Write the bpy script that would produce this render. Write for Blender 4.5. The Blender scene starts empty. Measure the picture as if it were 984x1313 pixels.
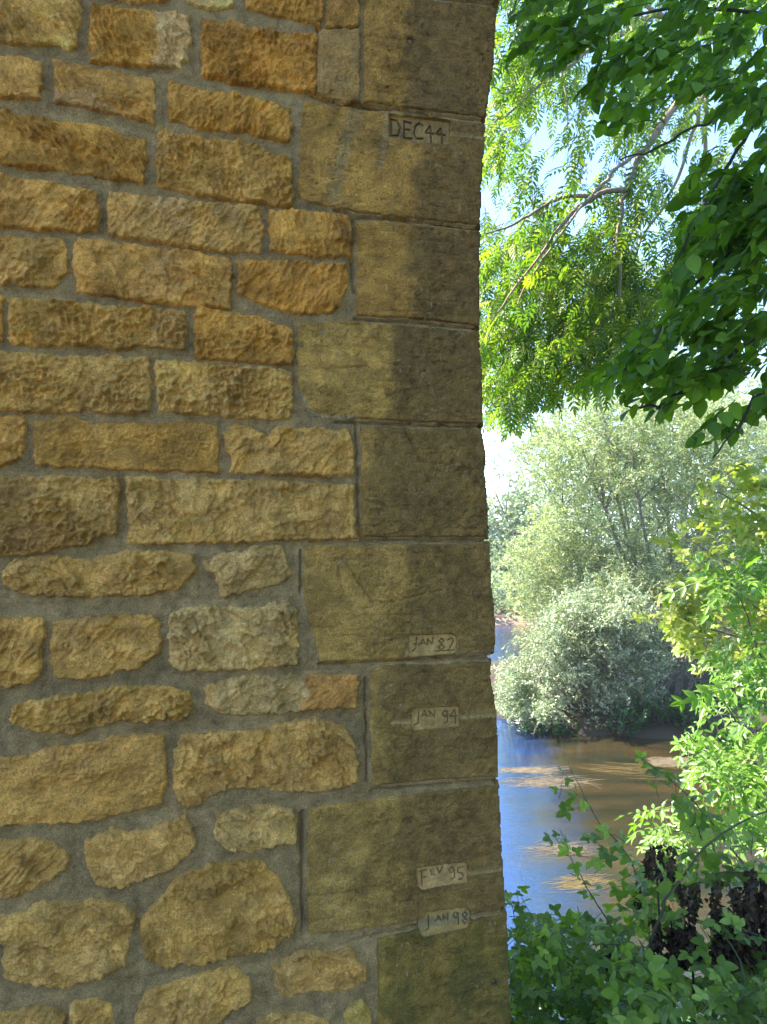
import bpy, math
import numpy as np
from mathutils import Vector

# ------------------------------------------------------------------ camera, sky, sun, exposure
SC = bpy.context.scene
COL = SC.collection
EYE = np.array([0.0, 0.0, 1.6])
F = 948.0                      # focal length in photograph pixels (984 x 1313)
PITCH = math.radians(2.02)
cam_d = bpy.data.cameras.new('camera')
cam_d.sensor_fit = 'VERTICAL'; cam_d.sensor_height = 36.0; cam_d.lens = F / 1313 * 36.0
cam_d.clip_start = 0.05; cam_d.clip_end = 3000
cam = bpy.data.objects.new('camera', cam_d); COL.objects.link(cam)
cam.location = EYE; cam.rotation_euler = (math.radians(90) + PITCH, 0, 0)
SC.camera = cam

SUN_DIR = np.array([-0.93, 0.26]); SUN_EL = math.radians(50)
world = bpy.data.worlds.new('World'); SC.world = world; world.use_nodes = True
wn = world.node_tree; bg = wn.nodes['Background']
sky = wn.nodes.new('ShaderNodeTexSky'); sky.sky_type = 'NISHITA'; sky.sun_disc = False
sky.sun_elevation = SUN_EL; sky.sun_rotation = math.atan2(SUN_DIR[0], SUN_DIR[1])
sky.air_density = 1.0; sky.dust_density = 0.1; sky.ozone_density = 4.0; sky.altitude = 1500
wn.links.new(sky.outputs[0], bg.inputs[0]); bg.inputs[1].default_value = 0.13
sun_d = bpy.data.lights.new('sun', 'SUN'); sun_d.energy = 4.0; sun_d.angle = math.radians(0.53)
sun_d.color = (1.0, 0.93, 0.80)
sun = bpy.data.objects.new('sun', sun_d); COL.objects.link(sun)
sd = np.append(SUN_DIR / np.linalg.norm(SUN_DIR) * math.cos(SUN_EL), math.sin(SUN_EL))
sun.rotation_euler = Vector(sd).to_track_quat('Z', 'Y').to_euler()
SC.view_settings.view_transform = 'Standard'; SC.view_settings.look = 'None'
SC.view_settings.exposure = 2.62; SC.view_settings.gamma = 1.0
SC.cycles.max_bounces = 7; SC.cycles.transparent_max_bounces = 4
SC.cycles.diffuse_bounces = 4; SC.cycles.transmission_bounces = 4; SC.cycles.glossy_bounces = 3

WATER_Z = -1.9

# ------------------------------------------------------------------ helpers
def ray(px, py):
    x = (np.asarray(px, float) - 492) / F; z = -(np.asarray(py, float) - 656.5) / F
    c, s = math.cos(PITCH), math.sin(PITCH)
    y2 = c - z * s; z2 = s + z * c
    return x / y2, z2 / y2                      # per metre of ground distance ahead
def P(px, py, D):
    a, b = ray(px, py)
    return np.stack([EYE[0] + a * D, np.asarray(D, float) + 0 * a, EYE[2] + b * D], -1)
def norm(v):
    return v / (np.linalg.norm(v, axis=-1, keepdims=True) + 1e-9)
def in_frame(p):
    y = np.maximum(p[:, 1], .1); a = p[:, 0] / y; b = (p[:, 2] - EYE[2]) / y
    return (p[:, 1] > .3) & (np.abs(a) < .54) & (b < .78) & (b > -.70)

def H(ix, iy, seed):
    h = (ix.astype(np.int64) * 374761393 + iy.astype(np.int64) * 668265263 + seed * 2147483647) & 0xffffffff
    h = ((h ^ (h >> 13)) * 1274126177) & 0xffffffff
    return ((h ^ (h >> 16)) & 0xffffff) / float(0xffffff)
def gn(x, y, seed=0):
    """gradient noise, about -1..1"""
    x, y = np.broadcast_arrays(np.asarray(x, float), np.asarray(y, float))
    x0 = np.floor(x); y0 = np.floor(y); fx = x - x0; fy = y - y0
    u = fx * fx * fx * (fx * (fx * 6 - 15) + 10); v = fy * fy * fy * (fy * (fy * 6 - 15) + 10)
    def g(i, j):
        a = H(x0 + i, y0 + j, seed) * 2 * math.pi
        return np.cos(a) * (fx - i) + np.sin(a) * (fy - j)
    return 1.5 * ((g(0, 0) * (1 - u) + g(1, 0) * u) * (1 - v) + (g(0, 1) * (1 - u) + g(1, 1) * u) * v)
def fbm(x, y, o=4, seed=0, gain=.5):
    s = 0; a = 1.
    for k in range(o):
        s = s + a * gn(x * 2 ** k, y * 2 ** k, seed + k * 17); a *= gain
    return s
def facets(x, y, seed):
    """broken, tilted cells: height about -1..1"""
    x0 = np.floor(x); y0 = np.floor(y)
    best = np.full(x.shape, 9.); hh = np.zeros(x.shape)
    for i in (-1, 0, 1):
        for j in (-1, 0, 1):
            cx = x0 + i + .15 + .7 * H(x0 + i, y0 + j, seed); cy = y0 + j + .15 + .7 * H(x0 + i, y0 + j, seed + 5)
            dx = x - cx; dy = y - cy; d = dx * dx + dy * dy
            tx = H(x0 + i, y0 + j, seed + 9) - .5; ty = H(x0 + i, y0 + j, seed + 13) - .5; b = H(x0 + i, y0 + j, seed + 21) - .5
            m = d < best
            best = np.where(m, d, best); hh = np.where(m, 1.1 * b + 1.6 * (tx * dx + ty * dy), hh)
    return hh
def sstep(a, b, x):
    t = np.clip((x - a) / (b - a), 0, 1); return t * t * (3 - 2 * t)
def polydist(poly, X, Y):
    """signed distance, positive inside"""
    d = np.full(X.shape, 1e9); ins = np.zeros(X.shape, bool); n = len(poly)
    for k in range(n):
        x1, y1 = poly[k]; x2, y2 = poly[(k + 1) % n]
        ex, ey = x2 - x1, y2 - y1; L = ex * ex + ey * ey + 1e-12
        t = np.clip(((X - x1) * ex + (Y - y1) * ey) / L, 0, 1)
        d = np.minimum(d, (X - x1 - t * ex) ** 2 + (Y - y1 - t * ey) ** 2)
        if y1 != y2:
            c = ((y1 > Y) != (y2 > Y)) & (X < (x2 - x1) * (Y - y1) / (y2 - y1) + x1); ins ^= c
    d = np.sqrt(d); return np.where(ins, d, -d)
def linedist(pts, X, Y):
    d = np.full(X.shape, 1e9)
    for k in range(len(pts) - 1):
        x1, y1 = pts[k]; x2, y2 = pts[k + 1]
        ex, ey = x2 - x1, y2 - y1; L = ex * ex + ey * ey + 1e-12
        t = np.clip(((X - x1) * ex + (Y - y1) * ey) / L, 0, 1)
        d = np.minimum(d, (X - x1 - t * ex) ** 2 + (Y - y1 - t * ey) ** 2)
    return np.sqrt(d)

def new_mesh(name, V, faces_loops, sizes, mat, smooth=True, attr=None, rnd=None, col=None):
    V = np.asarray(V, np.float32)
    me = bpy.data.meshes.new(name)
    me.vertices.add(len(V)); me.vertices.foreach_set('co', V.ravel())
    fl = np.asarray(faces_loops, np.int32).ravel(); sizes = np.asarray(sizes, np.int32)
    me.loops.add(len(fl)); me.loops.foreach_set('vertex_index', fl)
    me.polygons.add(len(sizes))
    st = np.concatenate([[0], np.cumsum(sizes)[:-1]]).astype(np.int32)
    me.polygons.foreach_set('loop_start', st); me.polygons.foreach_set('loop_total', sizes)
    if smooth: me.polygons.foreach_set('use_smooth', np.ones(len(sizes), bool))
    me.update(calc_edges=True)
    if col is not None:
        a = me.color_attributes.new('col', 'FLOAT_COLOR', 'POINT')
        c = np.ones((len(V), 4), np.float32); c[:, :3] = col; a.data.foreach_set('color', c.ravel())
    if rnd is not None:
        a = me.attributes.new('rnd', 'FLOAT', 'POINT'); a.data.foreach_set('value', np.asarray(rnd, np.float32))
    me.materials.append(mat)
    return me
def link(name, me, parent=None, kind=None):
    o = bpy.data.objects.new(name, me); COL.objects.link(o)
    if parent is not None: o.parent = parent
    if kind: o['kind'] = kind
    return o
def thing(name, label, cat, loc=(0, 0, 0), group=None):
    o = bpy.data.objects.new(name, None); COL.objects.link(o); o.location = tuple(float(c) for c in loc)
    o['label'] = label; o['category'] = cat
    if group: o['group'] = group
    return o
def tag(o, label, cat, group=None):
    o['label'] = label; o['category'] = cat
    if group: o['group'] = group
    return o

# ------------------------------------------------------------------ materials
def nodes(m):
    m.use_nodes = True; nt = m.node_tree; return nt, nt.nodes, nt.links, nt.nodes['Principled BSDF']
def mix_rgb(N, L, blend, fac, a, b):
    n = N.new('ShaderNodeMix'); n.data_type = 'RGBA'; n.blend_type = blend
    if isinstance(fac, (int, float)): n.inputs[0].default_value = fac
    else: L.new(fac, n.inputs[0])
    for s, v in ((6, a), (7, b)):
        if isinstance(v, tuple): n.inputs[s].default_value = v if len(v) == 4 else v + (1,)
        else: L.new(v, n.inputs[s])
    return n.outputs[2]
def noise(N, L, vec, scale, detail=4, rough=.6):
    n = N.new('ShaderNodeTexNoise'); n.inputs['Scale'].default_value = scale
    n.inputs['Detail'].default_value = detail; n.inputs['Roughness'].default_value = rough
    L.new(vec, n.inputs['Vector']); return n.outputs['Fac']
def ramp(N, L, fac, stops):
    r = N.new('ShaderNodeValToRGB'); e = r.color_ramp.elements
    while len(e) < len(stops): e.new(.5)
    for k, (p, c) in enumerate(stops):
        e[k].position = p; e[k].color = c if len(c) == 4 else tuple(c) + (1,)
    L.new(fac, r.inputs[0]); return r.outputs[0]
def gray(v): return (v, v, v, 1)

def stone_material(name, grit, bump, spec=.25):
    m = bpy.data.materials.new(name); nt, N, L, B = nodes(m)
    a = N.new('ShaderNodeAttribute'); a.attribute_name = 'col'
    tc = N.new('ShaderNodeTexCoord'); v = tc.outputs['Object']
    c = a.outputs['Color']
    n1 = noise(N, L, v, 26, 5, .65); c = mix_rgb(N, L, 'MULTIPLY', 1., c, ramp(N, L, n1, [(.3, gray(.68)), (.5, gray(1)), (.72, gray(1.3))]))
    n2 = noise(N, L, v, 260, 4, .8); c = mix_rgb(N, L, 'MULTIPLY', 1., c, ramp(N, L, n2, [(.38, gray(1 - grit)), (.5, gray(1)), (.62, gray(1 + grit))]))
    n3 = noise(N, L, v, 9, 5, .7)
    c = mix_rgb(N, L, 'MIX', ramp(N, L, n3, [(.52, gray(0)), (.75, gray(.35))]), c, (.17, .125, .06))
    vo = N.new('ShaderNodeTexVoronoi'); vo.inputs['Scale'].default_value = 95; L.new(v, vo.inputs['Vector'])
    vm = noise(N, L, v, 40, 2)
    spk = N.new('ShaderNodeMath'); spk.operation = 'MULTIPLY'
    L.new(ramp(N, L, vo.outputs['Distance'], [(.10, gray(.6)), (.2, gray(0))]), spk.inputs[0]); L.new(ramp(N, L, vm, [(.55, gray(0)), (.65, gray(1))]), spk.inputs[1])
    c = mix_rgb(N, L, 'MIX', spk.outputs[0], c, (.40, .32, .17))
    L.new(c, B.inputs['Base Color']); B.inputs['Roughness'].default_value = .88
    B.inputs['Specular IOR Level'].default_value = spec
    h1 = noise(N, L, v, 130, 6, .8); h2 = noise(N, L, v, 420, 2, .6)
    ad = N.new('ShaderNodeMath'); ad.operation = 'MULTIPLY_ADD'; L.new(h2, ad.inputs[0]); ad.inputs[1].default_value = .35; L.new(h1, ad.inputs[2])
    b = N.new('ShaderNodeBump'); b.inputs['Strength'].default_value = bump; b.inputs['Distance'].default_value = .018
    L.new(ad.outputs[0], b.inputs['Height']); L.new(b.outputs[0], B.inputs['Normal'])
    return m
M_STONE = stone_material('ochre_sandstone', .34, .85)
M_QUOIN = stone_material('dressed_sandstone', .36, 1.0)
M_MORTAR = stone_material('lime_mortar', .35, .8)
M_TABLET = stone_material('smoothed_sandstone', .12, .12)

def leaf_material(name, cols, trans=(1.0, 1.5, .35), tmix=.42, rough=.42, spec=.4):
    """cols: darkest .. lightest leaf colour, picked per leaf"""
    m = bpy.data.materials.new(name); nt, N, L, B = nodes(m)
    a = N.new('ShaderNodeAttribute'); a.attribute_name = 'rnd'
    oi = N.new('ShaderNodeObjectInfo')
    ad = N.new('ShaderNodeMath'); ad.operation = 'ADD'; L.new(a.outputs['Fac'], ad.inputs[0]); L.new(oi.outputs['Random'], ad.inputs[1])
    fr = N.new('ShaderNodeMath'); fr.operation = 'FRACT'; L.new(ad.outputs[0], fr.inputs[0])
    k = len(cols); c = ramp(N, L, fr.outputs[0], [((i + .5) / k, cols[i]) for i in range(k)])
    tc = N.new('ShaderNodeTexCoord'); nz = noise(N, L, tc.outputs['Object'], 45, 2)
    c = mix_rgb(N, L, 'MULTIPLY', 1., c, ramp(N, L, nz, [(.3, gray(.8)), (.7, gray(1.2))]))
    L.new(c, B.inputs['Base Color']); B.inputs['Roughness'].default_value = rough; B.inputs['Specular IOR Level'].default_value = spec
    t = N.new('ShaderNodeBsdfTranslucent'); tcx = mix_rgb(N, L, 'MULTIPLY', 1., c, tuple(trans))
    L.new(tcx, t.inputs['Color'])
    mx = N.new('ShaderNodeMixShader'); mx.inputs[0].default_value = tmix
    L.new(B.outputs[0], mx.inputs[1]); L.new(t.outputs[0], mx.inputs[2])
    L.new(mx.outputs[0], N['Material Output'].inputs['Surface'])
    return m
M_ASH = leaf_material('ash_leaf', [(.065, .12, .022), (.10, .165, .022), (.15, .215, .025), (.22, .27, .03)], (1.6, 1.9, .6), .5)
M_DARK = leaf_material('dogwood_leaf', [(.06, .12, .02), (.08, .155, .022), (.105, .19, .025), (.15, .25, .03)], (1.5, 1.8, .35), .52, .5, .25)
M_WIL = leaf_material('willow_leaf', [(.20, .25, .12), (.27, .32, .15), (.35, .39, .19), (.46, .49, .30)], (1.2, 1.35, .7), .45, .5)
M_SIL = leaf_material('silver_willow_leaf', [(.18, .23, .12), (.25, .30, .17), (.36, .40, .26), (.50, .53, .38)], (1.1, 1.3, .7), .3, .45)
M_FAR = leaf_material('poplar_leaf', [(.20, .25, .15), (.27, .32, .20), (.36, .40, .28)], (1.2, 1.4, .8), .4, .5)
M_LIME = leaf_material('box_elder_leaf', [(.16, .22, .03), (.22, .28, .04), (.28, .31, .05), (.33, .33, .08)], (1.4, 1.6, .6), .42)
M_ELD = leaf_material('elder_leaf', [(.10, .19, .03), (.13, .24, .03), (.17, .28, .04)], (1.4, 1.8, .5), .42, .33, .5)
M_BRA = leaf_material('bramble_leaf', [(.12, .185, .03), (.16, .25, .035), (.22, .31, .045), (.31, .40, .09)], (1.2, 1.5, .4), .48, .42, .4)
M_LOW = leaf_material('ivy_leaf', [(.035, .08, .028), (.05, .11, .035), (.07, .14, .05)], (1., 1.4, .5), .25, .3, .6)
M_DEAD = leaf_material('withered_leaf', [(.030, .020, .014), (.052, .034, .022), (.10, .062, .036)], (1.2, .9, .5), .15, .7, .15)
def bark(name, c1, c2, sc=30):
    m = bpy.data.materials.new(name); nt, N, L, B = nodes(m)
    tc = N.new('ShaderNodeTexCoord'); mp = N.new('ShaderNodeMapping'); mp.inputs['Scale'].default_value = (1, 1, .3)
    L.new(tc.outputs['Object'], mp.inputs[0]); n = noise(N, L, mp.outputs[0], sc, 5, .7)
    L.new(ramp(N, L, n, [(.35, c1), (.65, c2)]), B.inputs['Base Color']); B.inputs['Roughness'].default_value = .85
    b = N.new('ShaderNodeBump'); b.inputs['Strength'].default_value = .6; b.inputs['Distance'].default_value = .01
    L.new(n, b.inputs['Height']); L.new(b.outputs[0], B.inputs['Normal']); return m
M_ASHB = bark('ash_bark', (.18, .13, .095), (.38, .29, .22))
M_DARKB = bark('dark_bark', (.03, .025, .018), (.08, .06, .04))
M_WILB = bark('willow_bark', (.12, .11, .085), (.28, .25, .20))
M_BRS = bark('bramble_stem_bark', (.06, .075, .03), (.13, .10, .07))
def earth(name, c1, c2, c3, scale=3):
    m = bpy.data.materials.new(name); nt, N, L, B = nodes(m)
    tc = N.new('ShaderNodeTexCoord'); v = tc.outputs['Object']
    n = noise(N, L, v, scale, 8, .7); n2 = noise(N, L, v, scale * 18, 4, .7)
    c = ramp(N, L, n, [(.35, c1), (.5, c2), (.7, c3)])
    c = mix_rgb(N, L, 'MULTIPLY', 1., c, ramp(N, L, n2, [(.3, gray(.6)), (.7, gray(1.4))]))
    L.new(c, B.inputs['Base Color']); B.inputs['Roughness'].default_value = .95
    b = N.new('ShaderNodeBump'); b.inputs['Strength'].default_value = .8; b.inputs['Distance'].default_value = .03
    L.new(n2, b.inputs['Height']); L.new(b.outputs[0], B.inputs['Normal']); return m
M_EARTH = earth('bank_earth', (.035, .028, .018), (.06, .05, .025), (.06, .075, .03))
M_MUD = earth('island_mud', (.03, .022, .013), (.06, .042, .025), (.05, .055, .02))
M_FARB = earth('far_bank_clay', (.18, .10, .06), (.25, .16, .10), (.20, .14, .085), 1.2)
M_FIELD = earth('meadow', (.07, .11, .03), (.10, .14, .04), (.14, .15, .06), .2)

def water_material():
    m = bpy.data.materials.new('river_water'); nt, N, L, B = nodes(m)
    tc = N.new('ShaderNodeTexCoord'); v = tc.outputs['Object']
    mp = N.new('ShaderNodeMapping'); mp.inputs['Scale'].default_value = (.5, 1.5, 1); mp.inputs['Rotation'].default_value = (0, 0, .25); L.new(v, mp.inputs[0])
    n = noise(N, L, mp.outputs[0], 1.1, 7, .65)
    c = ramp(N, L, n, [(.35, (.010, .012, .006)), (.5, (.024, .019, .008)), (.64, (.046, .028, .010)), (.78, (.02, .018, .006))])
    sp = N.new('ShaderNodeSeparateXYZ'); L.new(v, sp.inputs[0]); nd = noise(N, L, v, 1.4, 4, .6)   # sky reflection painted blue beside the pier, shallows over brown bed to the right
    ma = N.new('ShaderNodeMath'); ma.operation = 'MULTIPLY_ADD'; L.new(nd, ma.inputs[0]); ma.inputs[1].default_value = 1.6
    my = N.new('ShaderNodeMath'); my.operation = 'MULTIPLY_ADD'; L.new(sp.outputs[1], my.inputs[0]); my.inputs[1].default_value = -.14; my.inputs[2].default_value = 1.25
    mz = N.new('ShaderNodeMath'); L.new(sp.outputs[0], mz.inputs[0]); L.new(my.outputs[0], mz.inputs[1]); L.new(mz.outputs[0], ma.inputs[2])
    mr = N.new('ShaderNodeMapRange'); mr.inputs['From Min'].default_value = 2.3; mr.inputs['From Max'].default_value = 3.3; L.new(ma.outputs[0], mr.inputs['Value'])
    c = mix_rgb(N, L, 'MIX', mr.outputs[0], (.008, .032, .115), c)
    L.new(c, B.inputs['Base Color'])
    B.inputs['Roughness'].default_value = .035; B.inputs['IOR'].default_value = 2.1; B.inputs['Specular IOR Level'].default_value = .5
    r1 = noise(N, L, mp.outputs[0], 5, 4, .6); r2 = noise(N, L, v, 26, 3, .5)
    ad = N.new('ShaderNodeMath'); ad.operation = 'MULTIPLY_ADD'; L.new(r2, ad.inputs[0]); ad.inputs[1].default_value = .16; L.new(r1, ad.inputs[2])
    b = N.new('ShaderNodeBump'); b.inputs['Strength'].default_value = .2; b.inputs['Distance'].default_value = .05
    L.new(ad.outputs[0], b.inputs['Height']); L.new(b.outputs[0], B.inputs['Normal'])
    return m
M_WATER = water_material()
def flat_mat(name, c, rough=.8):
    m = bpy.data.materials.new(name); nt, N, L, B = nodes(m)
    tc = N.new('ShaderNodeTexCoord'); n = noise(N, L, tc.outputs['Object'], 8, 4)
    L.new(mix_rgb(N, L, 'MULTIPLY', 1., c + (1,), ramp(N, L, n, [(.3, gray(.65)), (.7, gray(1.35))])), B.inputs['Base Color'])
    B.inputs['Roughness'].default_value = rough; return m
M_WEED = flat_mat('river_weed', (.13, .095, .03), .5)
M_WEEDP = flat_mat('floating_weed', (.13, .10, .062), .5)
M_KEYS = flat_mat('ash_keys', (.35, .17, .13), .7)

# ------------------------------------------------------------------ the stone pier
WA = math.radians(15)
WD = np.array([math.cos(WA), math.sin(WA), 0]); WNRM = np.array([math.sin(WA), -math.cos(WA), 0])
W0 = P(400, 690, 1.95); W0[2] = 0
def px2uv(px, py):
    a, b = ray(px, py)
    D = (W0 @ WNRM - EYE @ WNRM) / (a * WNRM[0] + WNRM[1])
    x = EYE[0] + a * D; y = D; z = EYE[2] + b * D
    return np.stack([(x - W0[0]) * WD[0] + (y - W0[1]) * WD[1], z], -1)
def PX(pts): p = np.array(pts, float); return px2uv(p[:, 0], p[:, 1])
def wall_pt(U, V, Hh): return W0 + U[..., None] * WD + V[..., None] * np.array([0, 0, 1.]) + Hh[..., None] * WNRM

pier = thing('bridge_pier', 'ochre sandstone bridge pier with rubble courses, mortar joints and carved flood marks', 'bridge pier')

def grid_patch(name, U, V, Hh, keep, colr, mat, parent, back, name_kind=None):
    """height field over kept vertices, its rim extruded back by `back` metres"""
    ny, nx = U.shape
    cell = keep[:-1, :-1] & keep[1:, :-1] & keep[:-1, 1:] & keep[1:, 1:]
    used = np.zeros_like(keep)
    used[:-1, :-1] |= cell; used[1:, :-1] |= cell; used[:-1, 1:] |= cell; used[1:, 1:] |= cell
    idx = -np.ones(U.shape, np.int64); idx[used] = np.arange(used.sum())
    a = idx[:-1, :-1][cell]; b = idx[:-1, 1:][cell]; c = idx[1:, 1:][cell]; d = idx[1:, :-1][cell]
    Q = np.stack([a, b, c, d], 1)
    Vt = wall_pt(U[used], V[used], Hh[used]); C = colr[used]
    # rim edges
    E = np.concatenate([Q[:, [0, 1]], Q[:, [1, 2]], Q[:, [2, 3]], Q[:, [3, 0]]])
    key = np.minimum(E[:, 0], E[:, 1]) * 10000000 + np.maximum(E[:, 0], E[:, 1])
    u_, inv, cnt = np.unique(key, return_inverse=True, return_counts=True)
    R = E[cnt[inv] == 1]
    if back and len(R):
        rv = np.unique(R); m = -np.ones(len(Vt), np.int64); m[rv] = len(Vt) + np.arange(len(rv))
        Vb = Vt[rv] - WNRM * back
        Vt = np.concatenate([Vt, Vb]); C = np.concatenate([C, C[rv]])
        Q = np.concatenate([Q, np.stack([R[:, 1], R[:, 0], m[R[:, 0]], m[R[:, 1]]], 1)])
    me = new_mesh(name, Vt, Q, np.full(len(Q), 4), mat, col=C)
    return link(name, me, parent)

G = (.43, .255, .062); O = (.44, .235, .050); PL = (.53, .38, .15); B_ = (.33, .205, .058); PK = (.48, .295, .095); W_ = (.60, .50, .27)
def rubble(poly, base, ang=50, style='t', amp=1., patch=None, seed=0, h=.0031, face=.012, uv=None, square=False):
    p = PX(poly) if uv is None else np.array(uv)
    lo = p.min(0) - .018; hi = p.max(0) + .018
    U, V = np.meshgrid(np.arange(lo[0], hi[0], h), np.arange(lo[1], hi[1], h))
    wx = .0048 * fbm(U * 42, V * 42, 4, seed + 1, .62); wy = .0048 * fbm(U * 42, V * 42, 4, seed + 2, .62)
    d = polydist(p, U + wx, V + wy) + .0070
    if square:      # dressed, nearly rectangular course stones
        c0 = p.mean(0); w_ = p[:, 0].max() - p[:, 0].min(); inn = np.abs(p[:, 0] - (p[:, 0].max() + p[:, 0].min()) / 2) < w_ * .44
        up = p[inn & (p[:, 1] > c0[1])]; dn = p[inn & (p[:, 1] < c0[1])]
        if len(up) > 1 and len(dn) > 1:
            ku = np.polyfit(up[:, 0], up[:, 1], 1); kd = np.polyfit(dn[:, 0], dn[:, 1], 1); xl, xr = p[:, 0].min() + .003, p[:, 0].max() - .003
            qd = np.array([(xl, np.polyval(kd, xl)), (xr, np.polyval(kd, xr)), (xr, np.polyval(ku, xr)), (xl, np.polyval(ku, xl))])
            d = np.maximum(d, polydist(qd, U + wx, V + wy) + .0045)
    a = math.radians(ang); s = U * math.cos(a) + V * math.sin(a); t = -U * math.sin(a) + V * math.cos(a)
    s = s + .012 * gn(U * 14, V * 14, seed + 3); t = t + .010 * gn(U * 17, V * 17, seed + 4)
    st = (1 - 2.6 * np.abs(gn(s * 17, t * 58, seed + 6)) ** .8) * .6 + (1 - 2.4 * np.abs(gn(s * 42, t * 115, seed + 8)) ** .8) * .38
    fa = facets(s * 20 + .5 * gn(U * 30, V * 30, seed + 30), t * 34 + .5 * gn(U * 30, V * 30, seed + 31), seed + 11) + .5 * facets(s * 52 + .5 * gn(U * 60, V * 60, seed + 32), t * 74, seed + 12)
    lu = fbm(U * 15, V * 19, 5, seed + 15, .46)
    if style == 't': r = .0046 * st + .0024 * fa + .0036 * lu
    elif style == 'r': r = .0014 * st + .0050 * fa + .0052 * lu
    elif style == 'p': r = .0026 * st + .0018 * fa + .0058 * fbm(U * 52, V * 64, 3, seed + 22, .7) + .002 * lu
    else: r = .0004 * st + .0008 * fa + .0028 * lu
    r = r + .0018 * fbm(U * 115, V * 115, 2, seed + 40)
    calm = .5 + .75 * sstep(-.35, .45, gn(U * 8, V * 10, seed + 70)); r = r * calm + .0030 * (sstep(0, .05, gn(s * 9, t * 15, seed + 71)) - .5) * (style != 's')
    prof = sstep(-.002, .0085, d)
    bulge = .004 * sstep(0, .05, d)
    Hh = -.012 + (face + .012) * prof + (r * amp * 1.85 + bulge) * sstep(-.002, .010, d)
    fl = .0068 + .0012 * gn(U * 80, V * 80, seed + 44); ins_ = sstep(.002, .008, d); Hh = np.where(Hh < fl, Hh + (fl - Hh) * ins_ * .85, Hh)
    base = np.array(base)
    lowv = fbm(U * 7 + seed, V * 9, 4, seed + 50)[..., None]; hv = fbm(U * 22, V * 28, 3, seed + 51)[..., None]
    base = (base * .68 + np.array((.45, .31, .11)) * .32) * np.array([1.58, 1.22, .82]); C = base * (1 + .34 * lowv + .16 * hv)
    C = C * (1 + np.array([.0, -.03, -.16]) * (gn(U * 11, V * 11, seed + 53)[..., None]))
    if patch is not None:
        for pp, pc in patch:
            q = PX(pp); dq = polydist(q, U + wx * 1.5 + .012 * fbm(U * 18, V * 18, 3, seed + 71), V + wy * 1.5 + .012 * fbm(U * 18, V * 18, 3, seed + 72))
            k = sstep(-.006, .009, dq)[..., None] * .85; C = C * (1 - k) + (np.array(pc) * .75 + base * .25) * np.array([1.36, 1.06, .72]) * (1 + .15 * hv) * k
    return grid_patch('stone', U, V, Hh, d > -.007, np.clip(C, .01, .9), M_STONE, pier, .03)

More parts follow.
